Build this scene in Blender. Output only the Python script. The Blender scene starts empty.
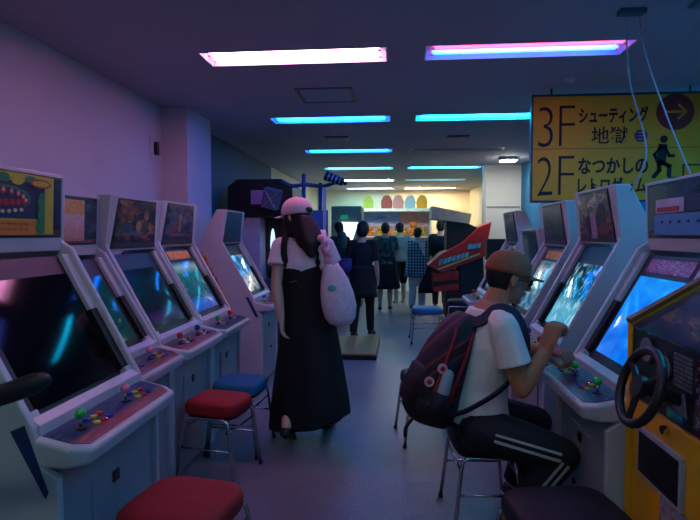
import bpy, bmesh, math, random
from mathutils import Vector, Matrix
PI = math.pi
V = Vector
C = bpy.context.scene.collection
random.seed(7)

# ------------------------------------------------------------------ materials
def lin(c):
    r = []
    for x in c[:3]:
        x = x / 255.0
        r.append(x / 12.92 if x <= .04045 else ((x + .055) / 1.055) ** 2.4)
    return (r[0], r[1], r[2], 1)
MATS = {}
def mat(name, col, rough=.5, metal=0, var=.12, scale=12, emis=None, es=0, coat=0, bump=0, spec=.5):
    if name in MATS: return MATS[name]
    m = bpy.data.materials.new(name); m.use_nodes = True
    nt = m.node_tree; b = nt.nodes['Principled BSDF']
    b.inputs['Roughness'].default_value = rough
    b.inputs['Metallic'].default_value = metal
    b.inputs['Coat Weight'].default_value = coat
    b.inputs['Specular IOR Level'].default_value = spec
    tc = nt.nodes.new('ShaderNodeTexCoord')
    n = nt.nodes.new('ShaderNodeTexNoise'); n.inputs['Scale'].default_value = scale; n.inputs['Detail'].default_value = 4
    nt.links.new(tc.outputs['Object'], n.inputs['Vector'])
    rp = nt.nodes.new('ShaderNodeValToRGB')
    c = lin(col)
    rp.color_ramp.elements[0].position = .3; rp.color_ramp.elements[1].position = .7
    rp.color_ramp.elements[0].color = tuple(x * (1 - var) for x in c[:3]) + (1,)
    rp.color_ramp.elements[1].color = tuple(min(1, x * (1 + var)) for x in c[:3]) + (1,)
    nt.links.new(n.outputs['Fac'], rp.inputs['Fac'])
    nt.links.new(rp.outputs['Color'], b.inputs['Base Color'])
    if emis:
        b.inputs['Emission Color'].default_value = lin(emis); b.inputs['Emission Strength'].default_value = es
    if bump:
        bp = nt.nodes.new('ShaderNodeBump'); bp.inputs['Strength'].default_value = bump; bp.inputs['Distance'].default_value = .01
        nt.links.new(n.outputs['Fac'], bp.inputs['Height']); nt.links.new(bp.outputs['Normal'], b.inputs['Normal'])
    MATS[name] = m
    return m
def ramp_nodes(nt, stops, const=False):
    rp = nt.nodes.new('ShaderNodeValToRGB'); cr = rp.color_ramp
    if const: cr.interpolation = 'CONSTANT'
    cr.elements[0].position = stops[0][0]; cr.elements[0].color = lin(stops[0][1])
    cr.elements[1].position = stops[-1][0]; cr.elements[1].color = lin(stops[-1][1])
    for p, c in stops[1:-1]:
        e = cr.elements.new(p); e.color = lin(c)
    return rp
def art_mat(name, noise_stops, grad_stops, mixf=.5, scale=6, strength=0, seed=0, rough=.25, vor=False, axis='Z', stretch=(1, 1, 1), detail=3, coat=.3):
    """printed artwork or a lit screen picture: noise colours mixed with a gradient picture"""
    if name in MATS: return MATS[name]
    m = bpy.data.materials.new(name); m.use_nodes = True
    nt = m.node_tree; b = nt.nodes['Principled BSDF']; L = nt.links
    tc = nt.nodes.new('ShaderNodeTexCoord'); mp = nt.nodes.new('ShaderNodeMapping')
    L.new(tc.outputs['Generated'], mp.inputs['Vector'])
    mp.inputs['Location'].default_value = (seed * 1.7, seed * 2.3, seed * .9); mp.inputs['Scale'].default_value = stretch
    if vor:
        n = nt.nodes.new('ShaderNodeTexVoronoi'); n.inputs['Scale'].default_value = scale; out = n.outputs['Color']
    else:
        n = nt.nodes.new('ShaderNodeTexNoise'); n.inputs['Scale'].default_value = scale; n.inputs['Detail'].default_value = detail
        n.inputs['Distortion'].default_value = .15; out = n.outputs['Fac']
    L.new(mp.outputs['Vector'], n.inputs['Vector'])
    r1 = ramp_nodes(nt, noise_stops); L.new(out, r1.inputs['Fac'])
    sp = nt.nodes.new('ShaderNodeSeparateXYZ'); L.new(tc.outputs['Generated'], sp.inputs['Vector'])
    r2 = ramp_nodes(nt, grad_stops); L.new(sp.outputs[axis], r2.inputs['Fac'])
    mx = nt.nodes.new('ShaderNodeMix'); mx.data_type = 'RGBA'; mx.inputs['Factor'].default_value = mixf
    L.new(r1.outputs['Color'], mx.inputs[6]); L.new(r2.outputs['Color'], mx.inputs[7])
    b.inputs['Roughness'].default_value = rough; b.inputs['Coat Weight'].default_value = coat
    if strength:
        b.inputs['Base Color'].default_value = (.004, .005, .008, 1)
        L.new(mx.outputs[2], b.inputs['Emission Color']); b.inputs['Emission Strength'].default_value = strength
        b.inputs['Roughness'].default_value = .1; b.inputs['Specular IOR Level'].default_value = .22; b.inputs['Coat Weight'].default_value = 0
    else:
        L.new(mx.outputs[2], b.inputs['Base Color'])
    MATS[name] = m
    return m
def check_mat(name, a, bcol, scale):
    m = bpy.data.materials.new(name); m.use_nodes = True; nt = m.node_tree; b = nt.nodes['Principled BSDF']
    tc = nt.nodes.new('ShaderNodeTexCoord'); L = nt.links; fac = None
    for ax in ('BANDS',):
        pass
    w1 = nt.nodes.new('ShaderNodeTexWave'); w1.bands_direction = 'X'; w1.inputs['Scale'].default_value = scale
    w2 = nt.nodes.new('ShaderNodeTexWave'); w2.bands_direction = 'Z'; w2.inputs['Scale'].default_value = scale
    L.new(tc.outputs['Object'], w1.inputs['Vector']); L.new(tc.outputs['Object'], w2.inputs['Vector'])
    mm = nt.nodes.new('ShaderNodeMath'); mm.operation = 'MAXIMUM'
    L.new(w1.outputs['Fac'], mm.inputs[0]); L.new(w2.outputs['Fac'], mm.inputs[1])
    r = ramp_nodes(nt, [(.6, a), (.9, bcol)]); L.new(mm.outputs[0], r.inputs['Fac']); L.new(r.outputs['Color'], b.inputs['Base Color'])
    b.inputs['Roughness'].default_value = .9
    MATS[name] = m
    return m

white_plastic = mat('cabinet white', (182, 181, 186), .38, var=.05, scale=6)
grey_metal = mat('cabinet body grey', (140, 142, 148), .42, var=.08, scale=7)
black_plastic = mat('black plastic', (14, 14, 17), .35, var=.2)
bezel_black = mat('bezel black', (8, 8, 11), .5, var=.2)
chrome = mat('chrome', (200, 200, 205), .18, metal=1, var=.04)
dark_metal = mat('dark metal', (50, 50, 56), .4, metal=.7)
red_cloth = mat('red seat vinyl', (140, 6, 14), .75, var=.12, scale=40, bump=.1)
blue_cloth = mat('blue seat vinyl', (10, 96, 140), .62, var=.12, scale=40, bump=.1)
navy_cloth = mat('navy seat vinyl', (9, 14, 28), .6, var=.12, scale=40, bump=.1)
darkred_cloth = mat('dark red seat side', (90, 20, 40), .6)
skin_m = mat('skin', (214, 164, 138), .55, var=.06, scale=9)
skin_b = mat('tanned skin', (184, 116, 78), .55, var=.06, scale=9)

# ------------------------------------------------------------------ mesh builder
class MB:
    def __init__(s): s.v = []; s.f = []; s.m = []
    def add(s, vs, fs, m=0):
        k = len(s.v); s.v += [V(p) for p in vs]; s.f += [tuple(i + k for i in f) for f in fs]; s.m += [m] * len(fs); return s
    def box(s, x0, x1, y0, y1, z0, z1, m=0):
        vs = [(x, y, z) for x in (x0, x1) for y in (y0, y1) for z in (z0, z1)]
        return s.add(vs, [(0, 1, 3, 2), (4, 6, 7, 5), (0, 4, 5, 1), (2, 3, 7, 6), (0, 2, 6, 4), (1, 5, 7, 3)], m)
    def hexa(s, a, b, m=0):
        """two matching polygons a and b joined into a solid"""
        n = len(a); vs = list(a) + list(b)
        fs = [tuple(range(n)), tuple(range(2 * n - 1, n - 1, -1))] + [(i, (i + 1) % n, n + (i + 1) % n, n + i) for i in range(n)]
        return s.add(vs, fs, m)
    def rings(s, rs, m=0, cap=True):
        n = len(rs[0]); vs = [p for r in rs for p in r]; fs = []
        for k in range(len(rs) - 1):
            for i in range(n):
                j = (i + 1) % n
                fs.append((k * n + i, k * n + j, (k + 1) * n + j, (k + 1) * n + i))
        if cap: fs.append(tuple(range(n - 1, -1, -1))); fs.append(tuple((len(rs) - 1) * n + i for i in range(n)))
        return s.add(vs, fs, m)
    def loft(s, secs, m=0, n=20, cap=True):
        return s.rings([[V(c) + V(u) * math.cos(2 * PI * i / n) + V(w) * math.sin(2 * PI * i / n) for i in range(n)] for c, u, w in secs], m, cap)
    def tube(s, pts, r, m=0, n=10, round_ends=False, closed=False):
        pts = [V(p) for p in pts]; rad = r if isinstance(r, (list, tuple)) else [r] * len(pts)
        P2, R2 = list(pts), list(rad)
        tans = []
        for i in range(len(pts)):
            if closed: t = pts[(i + 1) % len(pts)] - pts[i - 1]
            elif i == 0: t = pts[1] - pts[0]
            elif i == len(pts) - 1: t = pts[-1] - pts[-2]
            else: t = (pts[i + 1] - pts[i]).normalized() + (pts[i] - pts[i - 1]).normalized()
            tans.append(t.normalized() if t.length > 1e-9 else V((0, 0, 1)))
        ref = V((0, 0, 1)) if abs(tans[0].z) < .9 else V((1, 0, 0))
        u = (ref - tans[0] * ref.dot(tans[0])).normalized(); out = []
        for i, t in enumerate(tans):
            u = u - t * u.dot(t)
            u = u.normalized() if u.length > 1e-6 else t.orthogonal().normalized()
            w = t.cross(u); out.append((P2[i], u.copy(), w, R2[i], t))
        rs = []
        if round_ends:
            p, u0, w0, r0, t0 = out[0]
            for a in (75, 50, 25):
                a = math.radians(a); rs.append((p - t0 * r0 * math.sin(a), u0, w0, r0 * math.cos(a)))
        for p, u1, w1, r1, t1 in out: rs.append((p, u1, w1, r1))
        if round_ends:
            p, u0, w0, r0, t0 = out[-1]
            for a in (25, 50, 75):
                a = math.radians(a); rs.append((p + t0 * r0 * math.sin(a), u0, w0, r0 * math.cos(a)))
        R = [[p + u * (r * math.cos(2 * PI * i / n)) + w * (r * math.sin(2 * PI * i / n)) for i in range(n)] for p, u, w, r in rs]
        if closed: R.append(R[0])
        return s.rings(R, m, cap=not closed)
    def ell(s, c, ax, m=0, nu=18, nv=12):
        """ellipsoid; ax = three half-axis vectors, the last one up"""
        c = V(c); a, b, d = [V(q) for q in ax]; rs = []
        for k in range(nv):
            t = -PI / 2 + PI * (k + .5) / nv
            rs.append([c + a * math.cos(t) * math.cos(2 * PI * i / nu) + b * math.cos(t) * math.sin(2 * PI * i / nu) + d * math.sin(t) for i in range(nu)])
        return s.rings(rs, m)
    def sph(s, c, r, m=0, nu=14, nv=9): return s.ell(c, ((r, 0, 0), (0, r, 0), (0, 0, r)), m, nu, nv)
    def cyl(s, a, b, r, m=0, n=16): return s.tube([a, b], r, m, n)
    def mesh(s, name, off=(0, 0, 0)):
        me = bpy.data.meshes.new(name); o = V(off)
        me.from_pydata([tuple(p - o) for p in s.v], [], s.f); me.update()
        bm = bmesh.new(); bm.from_mesh(me); bmesh.ops.recalc_face_normals(bm, faces=bm.faces); bm.to_mesh(me); bm.free()
        return me
    def build(s, name, mats, parent=None, off=(0, 0, 0), smooth=False, bevel=0, seg=2, loc=None):
        me = s.mesh(name, off)
        mats = mats if isinstance(mats, (list, tuple)) else [mats]
        for q in mats: me.materials.append(q)
        for p, mi in zip(me.polygons, s.m): p.material_index = mi
        if smooth:
            for p in me.polygons: p.use_smooth = True
        return link(name, me, parent, bevel, seg, loc)
def link(name, me, parent=None, bevel=0, seg=2, loc=None):
    o = bpy.data.objects.new(name, me); C.objects.link(o)
    if parent: o.parent = parent
    if loc: o.location = loc
    if bevel:
        b = o.modifiers.new('bevel', 'BEVEL'); b.width = bevel; b.segments = seg; b.limit_method = 'ANGLE'; b.angle_limit = math.radians(35)
    return o
def empty(name, loc, label, cat, group=None, rz=0):
    o = bpy.data.objects.new(name, None); C.objects.link(o); o.location = loc; o.rotation_euler.z = rz; o.empty_display_size = .1
    return tag(o, label, cat, group)
def tag(o, label=None, cat=None, group=None, kind=None):
    if label: o['label'] = label
    if cat: o['category'] = cat
    if group: o['group'] = group
    if kind: o['kind'] = kind
    return o
def struct(o): o['kind'] = 'structure'; return o
def remesh(mb, name, m, parent, voxel=.006, smooth=3, off=(0, 0, 0)):
    me = mb.mesh(name + '_raw', off); t = bpy.data.objects.new('tmp', me); C.objects.link(t)
    r = t.modifiers.new('r', 'REMESH'); r.mode = 'VOXEL'; r.voxel_size = voxel; r.use_smooth_shade = True
    if smooth:
        sm = t.modifiers.new('s', 'SMOOTH'); sm.factor = .5; sm.iterations = smooth
    dg = bpy.context.evaluated_depsgraph_get()
    me2 = bpy.data.meshes.new_from_object(t.evaluated_get(dg)); me2.name = name
    bpy.data.objects.remove(t); bpy.data.meshes.remove(me)
    me2.materials.clear()
    for q in (m if isinstance(m, (list, tuple)) else [m]): me2.materials.append(q)
    for p in me2.polygons: p.use_smooth = True; p.material_index = 0
    return link(name, me2, parent)
def catmull(pts, n=4):
    pts = [V(p) for p in pts]; out = []
    for i in range(len(pts) - 1):
        p0 = pts[max(i - 1, 0)]; p1 = pts[i]; p2 = pts[i + 1]; p3 = pts[min(i + 2, len(pts) - 1)]
        for k in range(n):
            t = k / n
            out.append(.5 * ((2 * p1) + (p2 - p0) * t + (2 * p0 - 5 * p1 + 4 * p2 - p3) * t * t + (3 * p1 - 3 * p2 + p3 - p0) * t ** 3))
    out.append(pts[-1]); return out
def interp(vals, n=4):
    out = []
    for i in range(len(vals) - 1):
        for k in range(n): out.append(vals[i] + (vals[i + 1] - vals[i]) * k / n)
    out.append(vals[-1]); return out
def text_obj(name, s, size, m, parent, mtx, sx=1, ext=.002, bold=0):
    cu = bpy.data.curves.new(name, 'FONT'); cu.body = s; cu.size = size; cu.extrude = ext; cu.offset = bold
    t = bpy.data.objects.new('tmp', cu); C.objects.link(t)
    dg = bpy.context.evaluated_depsgraph_get(); me = bpy.data.meshes.new_from_object(t.evaluated_get(dg))
    bpy.data.objects.remove(t); bpy.data.curves.remove(cu)
    xs = [q.co.x for q in me.vertices]; ys = [q.co.y for q in me.vertices]
    return me, (min(xs), max(xs), min(ys), max(ys)) if xs else (0, 1, 0, 1)
def text_box(name, s, m, parent, x0, x1, z0, z1, y, bold=0, ext=.003):
    """lettering facing -Y filling the box x0..x1, z0..z1"""
    me, bb = text_obj(name, s, 1, m, parent, None, ext=.01, bold=bold)
    for q in me.vertices:
        X = x0 + (q.co.x - bb[0]) / (bb[1] - bb[0]) * (x1 - x0); Z = z0 + (q.co.y - bb[2]) / (bb[3] - bb[2]) * (z1 - z0)
        q.co = (X, y - q.co.z * ext * 100 * .5, Z)
    me.materials.clear(); me.materials.append(m); me.name = name
    return link(name, me, parent)

# ------------------------------------------------------------------ the room
wall_m = mat('painted wall', (196, 190, 198), .75, var=.04, scale=2.5)
ceil_m = mat('painted ceiling', (170, 168, 178), .85, var=.04, scale=1.5)
wall_far = mat('far wall paint', (228, 222, 206), .8, var=.04, scale=2)
def floor_mat():
    m = bpy.data.materials.new('vinyl floor'); m.use_nodes = True; nt = m.node_tree; b = nt.nodes['Principled BSDF']; L = nt.links
    tc = nt.nodes.new('ShaderNodeTexCoord')
    n1 = nt.nodes.new('ShaderNodeTexNoise'); n1.inputs['Scale'].default_value = 1.3; n1.inputs['Detail'].default_value = 5
    n2 = nt.nodes.new('ShaderNodeTexNoise'); n2.inputs['Scale'].default_value = 90; n2.inputs['Detail'].default_value = 2
    L.new(tc.outputs['Object'], n1.inputs['Vector']); L.new(tc.outputs['Object'], n2.inputs['Vector'])
    r = ramp_nodes(nt, [(.3, (98, 102, 112)), (.7, (126, 130, 140))]); L.new(n1.outputs['Fac'], r.inputs['Fac'])
    r2 = ramp_nodes(nt, [(.35, (170, 170, 170)), (.6, (255, 255, 255))]); L.new(n2.outputs['Fac'], r2.inputs['Fac'])
    mx = nt.nodes.new('ShaderNodeMix'); mx.data_type = 'RGBA'; mx.blend_type = 'MULTIPLY'; mx.inputs['Factor'].default_value = .6
    L.new(r.outputs['Color'], mx.inputs[6]); L.new(r2.outputs['Color'], mx.inputs[7]); L.new(mx.outputs[2], b.inputs['Base Color'])
    rr = nt.nodes.new('ShaderNodeMapRange'); rr.inputs['To Min'].default_value = .32; rr.inputs['To Max'].default_value = .5
    L.new(n1.outputs['Fac'], rr.inputs['Value']); L.new(rr.outputs['Result'], b.inputs['Roughness'])
    return m
CH = 2.6; XL = -2.25; XR = 3.0; YB = -2.0; YE = 14.8
def slab(name, x0, x1, y0, y1, z0, z1, m): return struct(MB().box(x0, x1, y0, y1, z0, z1).build(name, m))
slab('floor', XL - .1, XR + .1, YB - .1, YE + .1, -.1, 0, floor_mat())
blue_wall = mat('blue wall tone', (24, 112, 160), .7, var=.04, scale=2.5); teal_wall = mat('dark teal wall tone', (40, 88, 112), .7, var=.04, scale=2.5)  # even blue and dark teal base colours for the middle wall stretches and return
slab('wall_left', XL - .1, XL, YB, 5.6, 0, CH, wall_m)
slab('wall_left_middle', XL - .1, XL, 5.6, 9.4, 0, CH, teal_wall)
slab('wall_left_rear', XL - .1, XL, 9.4, YE, 0, CH, wall_far)
slab('wall_left_pillar', XL, -2.0, 4.95, 5.6, 0, CH, wall_m)
slab('wall_right', XR, XR + .1, YB, 5.8, 0, CH, wall_m)
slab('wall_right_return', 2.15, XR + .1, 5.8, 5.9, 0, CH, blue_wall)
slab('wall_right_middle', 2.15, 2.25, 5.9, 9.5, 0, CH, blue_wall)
slab('wall_right_partition', 1.53, 2.25, 9.5, 9.6, 0, CH, mat('partition paint', (214, 214, 206), .7, var=.04, scale=2))
slab('wall_right_rear', 1.98, 2.08, 9.6, YE, 0, CH, wall_far)
slab('wall_back', XL, 2.08, YE, YE + .1, 0, CH, wall_far)
slab('wall_front', XL, XR, YB - .1, YB, 0, CH, wall_m)
slab('trim_1', 1.50, 1.54, 9.47, 9.62, 0, CH, white_plastic)
slab('trim_2', 1.56, 2.13, 9.485, 9.5, 1.86, 1.88, grey_metal)
# ceiling with one opening for each recessed light
COLS = {'L': (-1.34, -.07), 'R': (.18, 1.50), 'S': (1.62, 2.94)}
ROWS = [-.5, 1.55, 3.66, 5.65, 7.77, 9.8, 11.95, 14.05]
HW = .145
mb = MB(); yc = YB - .1
for Y in ROWS:
    mb.box(XL - .1, XR + .1, yc, Y - HW, CH, CH + .12)
    xs = [XL - .1, COLS['L'][0], COLS['L'][1], COLS['R'][0], COLS['R'][1], XR + .1]
    for a, b in ((0, 1), (2, 3), (4, 5)): mb.box(xs[a], xs[b], Y - HW, Y + HW, CH, CH + .12)
    yc = Y + HW
mb.box(XL - .1, XR + .1, yc, YE + .1, CH, CH + .12)
mb2 = mb
struct(mb.build('ceiling', ceil_m))
LIGHTS = [  # row, column, colour name, near tube (colour, strength), far tube
    (0, 'L', 'pale green white', ((195, 240, 215), 11), ((195, 240, 215), 11)),
    (0, 'R', 'blue', ((60, 170, 235), 5), ((60, 170, 235), 5)),
    (1, 'L', 'pink', ((245, 165, 225), 6), ((245, 165, 225), 6)),
    (1, 'R', 'blue', ((40, 160, 240), 8), ((40, 160, 240), 8)),
    (1, 'S', 'cyan', ((10, 150, 215), 60), ((10, 150, 215), 60)),
    (2, 'L', 'bright pink', ((255, 158, 222), 15), ((255, 158, 222), 15)),
    (2, 'R', 'pink and blue', ((255, 62, 110), 4), ((6, 84, 220), 7)),
    (3, 'L', 'blue', ((12, 92, 235), 15), ((12, 92, 235), 15)),
    (3, 'R', 'cyan', ((10, 150, 200), 20), ((10, 150, 200), 20)),
    (3, 'S', 'deep cyan', ((5, 140, 220), 22), ((5, 140, 220), 22)),
    (4, 'L', 'blue', ((16, 115, 240), 12), ((16, 115, 240), 12)),
    (4, 'R', 'unlit', None, None),
    (5, 'L', 'cyan', ((40, 165, 215), 13), ((40, 165, 215), 13)),
    (5, 'R', 'cyan', ((40, 165, 215), 13), ((40, 165, 215), 13)),
    (6, 'L', 'white', ((225, 245, 245), 55), ((225, 245, 245), 55)),
    (6, 'R', 'teal', ((110, 205, 215), 22), None),
    (7, 'L', 'teal', ((110, 205, 215), 22), ((110, 205, 215), 22)),
    (7, 'R', 'warm white', ((255, 222, 165), 60), ((255, 222, 165), 60)),
]
SIDE = {1: 2.15, 3: 5.3}
side = {'L': 'left', 'R': 'right', 'S': 'far right'}
rowname = ['behind the camera', 'just above the camera', 'in the nearest row in view', 'in the second row in view', 'in the third row', 'in the fourth row', 'in the fifth row', 'in the last row']
trough_m = mat('trough enamel', (225, 225, 228), .4, var=.03)
tube_off = mat('unlit tube glass', (150, 150, 155), .3)
for r, c, cn, t1, t2 in LIGHTS:
    x0, x1 = COLS[c]; Y = SIDE[r] if c == 'S' else ROWS[r]
    HB = CH - .07 if c == 'S' else CH
    rt = empty('ceiling_light', ((x0 + x1) / 2, Y, HB), '%s recessed ceiling light, %s column, %s' % (cn, side[c], rowname[r]), 'ceiling light', 'recessed fluorescent ceiling lights')
    h = (x1 - x0) / 2 - .002; w = HW - .002; m = MB(); T = .008; D = .062
    m.box(-h, h, -w, w, D, D + T); m.box(-h, -h + T, -w, w, 0, D); m.box(h - T, h, -w, w, 0, D); m.box(-h, h, -w, -w + T, 0, D); m.box(-h, h, w - T, w, 0, D)
    m.build('housing', trough_m, rt)
    for k, (yy, t) in enumerate(((-.06, t1), (.06, t2))):
        if t: tm = mat('tube %s %s' % (t[0], t[1]), (255, 255, 255), .4, emis=t[0], es=t[1])
        else: tm = tube_off
        tb = MB().tube([(-h + .05, yy, .026), (h - .05, yy, .026)], .0155, n=14).build('tube', tm, rt, smooth=True)
        for sx in (-1, 1): MB().box(sx * (h - .05) - .012, sx * (h - .05) + .012, yy - .012, yy + .012, .006, .06).build('socket', trough_m, tb)
# ceiling bits
m = MB(); a0, a1, b0, b1 = -.86, -.38, 4.42, 4.9
for q in ((a0, a1, b0, b0 + .025), (a0, a1, b1 - .025, b1), (a0, a0 + .025, b0, b1), (a1 - .025, a1, b0, b1)): m.box(q[0], q[1], q[2], q[3], CH - .008, CH)
rt = empty('ceiling_hatch', (0, 0, 0), 'square access hatch with dark edge in the ceiling behind the bright pink light', 'hatch')
m.build('frame', dark_metal, rt); MB().box(a0 + .03, a1 - .03, b0 + .03, b1 - .03, CH - .004, CH).build('panel', ceil_m, rt)
def vent(x, y, w, d, label, mm=dark_metal):
    rt = empty('ceiling_vent', (x, y, CH), label, 'vent')
    m = MB(); m.box(-w, w, -d, d, -.012, 0); m.build('frame', mm, rt)
    for k in range(4): MB().box(-w * .9, w * .9, -d * .8 + k * d * .45, -d * .8 + k * d * .45 + .02, -.02, -.012).build('slat', grey_metal, rt)
vent(.75, 6.75, .14, .10, 'small square ceiling vent between the cyan light and the unlit light')
vent(-.75, 6.7, .15, .12, 'small ceiling vent between the two blue lights on the left')
vent(1.74, 2.98, .2, .06, 'dark teal slim ceiling vent near the top right corner', mat('teal vent', (20, 110, 120), .4))
for x, y, lb in ((1.35, 4.35, 'above the yellow floor sign'), (.2, 8.7, 'over the far aisle')):
    m = MB(); m.tube([(x, y, CH), (x, y, CH - .03)], [.05, .035], n=20)
    tag(m.build('smoke_detector', white_plastic, smooth=False), 'small round smoke detector on the ceiling ' + lb, 'smoke detector')
rt = empty('corridor_light', (1.74, 8.6, CH), 'small bright white ceiling lamp in front of the pale partition at the right', 'ceiling light')
MB().box(-.12, .12, -.10, .10, -.05, 0).build('housing', white_plastic, rt); MB().box(-.11, .11, -.09, .09, -.062, -.05).build('lamp_face', mat('lamp face', (255, 255, 255), emis=(255, 250, 235), es=60), rt)
rt = empty('wall_switch', (XL, 4.75, 2.19), 'small dark switch box on a pale plate high on the left wall', 'switch')
MB().box(0, .012, -.06, .06, -.1, .1).build('plate', wall_m, rt, bevel=.003); MB().box(.012, .045, -.0, .05, -.07, .05).build('switch_box', black_plastic, rt, bevel=.004)
# cables from a ceiling rose
rt = empty('cable_rose', (1.26, 3.05, CH), 'small teal ceiling rose from which two thin cables hang at the right', 'cable')
MB().box(-.07, .07, -.03, .03, -.03, 0).build('rose', mat('rose teal', (30, 90, 110), .4), rt, bevel=.006)
cord = mat('cable sheath', (150, 150, 160), .5)
MB().tube(catmull([(-.03, 0, -.03), (-.045, -.1, -.4), (-.03, -.28, -.8), (-.1, -.28, -1.0)], 6), .0045, n=6).build('cable', cord, rt, smooth=True)
MB().tube(catmull([(.04, 0, -.03), (.03, -.12, -.3), (.06, -.33, -.7), (.11, -.45, -.98)], 6), .0045, n=6).build('cable', cord, rt, smooth=True)

# ------------------------------------------------------------------ arcade cabinets
S_ = [(0, (0, 0, 0)), (1, (0, 0, 0))]
scr = {
 'off': mat('dead screen glass', (6, 8, 12), .08, spec=.16, var=.3),
 'teal': art_mat('screen teal', [(.35, (4, 30, 40)), (.5, (20, 110, 120)), (.62, (8, 50, 70)), (.75, (180, 190, 190))], [(0, (10, 60, 50)), (.5, (20, 100, 120)), (1, (20, 10, 30))], .4, 5, .13, 1, stretch=(1, 1, 2)),
 'purple': art_mat('screen purple', [(.4, (6, 20, 40)), (.55, (14, 60, 80)), (.66, (40, 30, 90)), (.8, (220, 220, 150))], [(0, (30, 70, 40)), (.16, (90, 40, 150)), (.3, (20, 30, 60)), (.8, (12, 60, 80)), (1, (6, 14, 26))], .7, 7, .16, 2),
 'stage': art_mat('screen stage', [(.4, (10, 40, 60)), (.5, (30, 130, 140)), (.6, (20, 40, 110)), (.7, (190, 170, 220))], [(0, (30, 60, 230)), (.15, (60, 110, 255)), (.3, (20, 60, 90)), (.75, (20, 120, 130)), (.9, (170, 200, 210)), (1, (10, 10, 16))], .62, 8, .34, 3),
 'bluewhite': art_mat('screen bluewhite', [(.4, (10, 50, 90)), (.5, (30, 150, 230)), (.62, (240, 240, 240)), (.75, (230, 190, 150))], [(0, (20, 50, 60)), (.3, (220, 210, 200)), (.55, (30, 150, 240)), (1, (10, 40, 70))], .5, 4, .36, 4),
 'bright': art_mat('screen bright blue', [(.3, (0, 80, 215)), (.5, (0, 110, 240)), (.66, (10, 140, 250)), (.8, (140, 200, 255))], [(0, (0, 110, 230)), (.5, (0, 120, 240)), (.9, (40, 170, 255)), (1, (40, 160, 240))], .4, 5, .5, 5),
 'cyan': art_mat('screen cyan', [(.42, (0, 10, 20)), (.5, (6, 90, 130)), (.57, (30, 190, 230)), (.64, (240, 250, 255)), (.72, (255, 170, 130))], [(0, (40, 170, 220)), (.3, (120, 210, 240)), (.5, (14, 110, 160)), (.7, (4, 40, 46)), (1, (2, 12, 14))], .6, 6, .5, 6, stretch=(1, 2.2, 1)),
 'white': art_mat('screen white', [(.4, (10, 80, 130)), (.52, (40, 150, 200)), (.62, (230, 230, 230)), (.8, (220, 200, 120))], [(0, (20, 110, 170)), (.5, (90, 190, 220)), (.8, (210, 220, 230)), (1, (10, 20, 40))], .5, 5, .24, 7),
}
mq = {
 'figures': art_mat('marquee figures', [(.36, (10, 30, 44)), (.47, (20, 60, 80)), (.55, (120, 70, 60)), (.62, (190, 120, 100)), (.72, (30, 20, 30))], [(0, (60, 40, 90)), (.2, (14, 40, 66)), (.6, (30, 50, 60)), (1, (12, 30, 44))], .35, 2.6, 0, 11, detail=5),
 'pale': art_mat('marquee pale', [(.36, (24, 50, 74)), (.5, (50, 80, 110)), (.6, (150, 110, 110)), (.7, (30, 50, 90))], [(0, (60, 50, 80)), (.5, (50, 80, 110)), (1, (50, 60, 80))], .4, 2.6, 0, 12, detail=5),
 'teal': art_mat('marquee teal', [(.36, (10, 50, 60)), (.5, (40, 110, 120)), (.65, (20, 60, 90))], [(0, (60, 60, 90)), (.3, (14, 60, 70)), (1, (20, 80, 90))], .4, 2.6, 0, 13, detail=5),
 'mixed': art_mat('marquee mixed', [(.34, (20, 14, 34)), (.46, (60, 40, 70)), (.52, (190, 190, 130)), (.58, (40, 60, 130)), (.7, (190, 40, 60))], [(0, (150, 50, 60)), (.3, (60, 40, 70)), (.7, (40, 26, 54)), (1, (50, 40, 70))], .45, 2.6, 0, 14, detail=5),
 'night': art_mat('marquee night', [(.36, (14, 20, 34)), (.5, (40, 60, 80)), (.6, (80, 80, 110)), (.75, (20, 30, 50))], [(0, (60, 70, 90)), (.5, (24, 30, 50)), (1, (30, 40, 54))], .4, 2.6, 0, 15, detail=5),
 'deepblue': art_mat('marquee deep blue', [(.36, (2, 12, 34)), (.5, (8, 40, 80)), (.7, (16, 70, 110))], [(0, (10, 50, 90)), (.5, (3, 16, 44)), (1, (10, 60, 90))], .5, 2.6, 0, 16, detail=5),
}
panel_art = [art_mat('panel art %d' % i, [(.35, (10, 20, 50)), (.5, c), (.62, (20, 90, 110)), (.75, (200, 190, 90))], g, .5, 9, 0, 20 + i, axis='X', rough=.3)
    for i, (c, g) in enumerate([((20, 60, 120), [(0, (16, 40, 60)), (.6, (14, 20, 60)), (.75, (200, 70, 40)), (1, (220, 110, 70))]),
    ((120, 40, 50), [(0, (30, 20, 40)), (.5, (70, 30, 70)), (1, (190, 110, 110))]),
    ((30, 60, 90), [(0, (190, 110, 80)), (.3, (30, 30, 90)), (1, (20, 70, 90))])])]
ball_cols = {'green': (20, 190, 70), 'red': (210, 30, 40), 'blue': (20, 60, 170), 'yellow': (220, 190, 40), 'black': (20, 20, 24), 'pink': (230, 120, 150), 'white': (220, 220, 220), 'orange': (225, 110, 40)}
def colm(n): return mat('knob ' + n, ball_cols[n], .25, coat=.4)
speaker_band = mat('speaker band', (60, 44, 66), .5)
orange_ink = mat('orange ink', (170, 80, 60), .6)
A0 = (.18, .80); B0 = (.455, 1.29)
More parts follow.
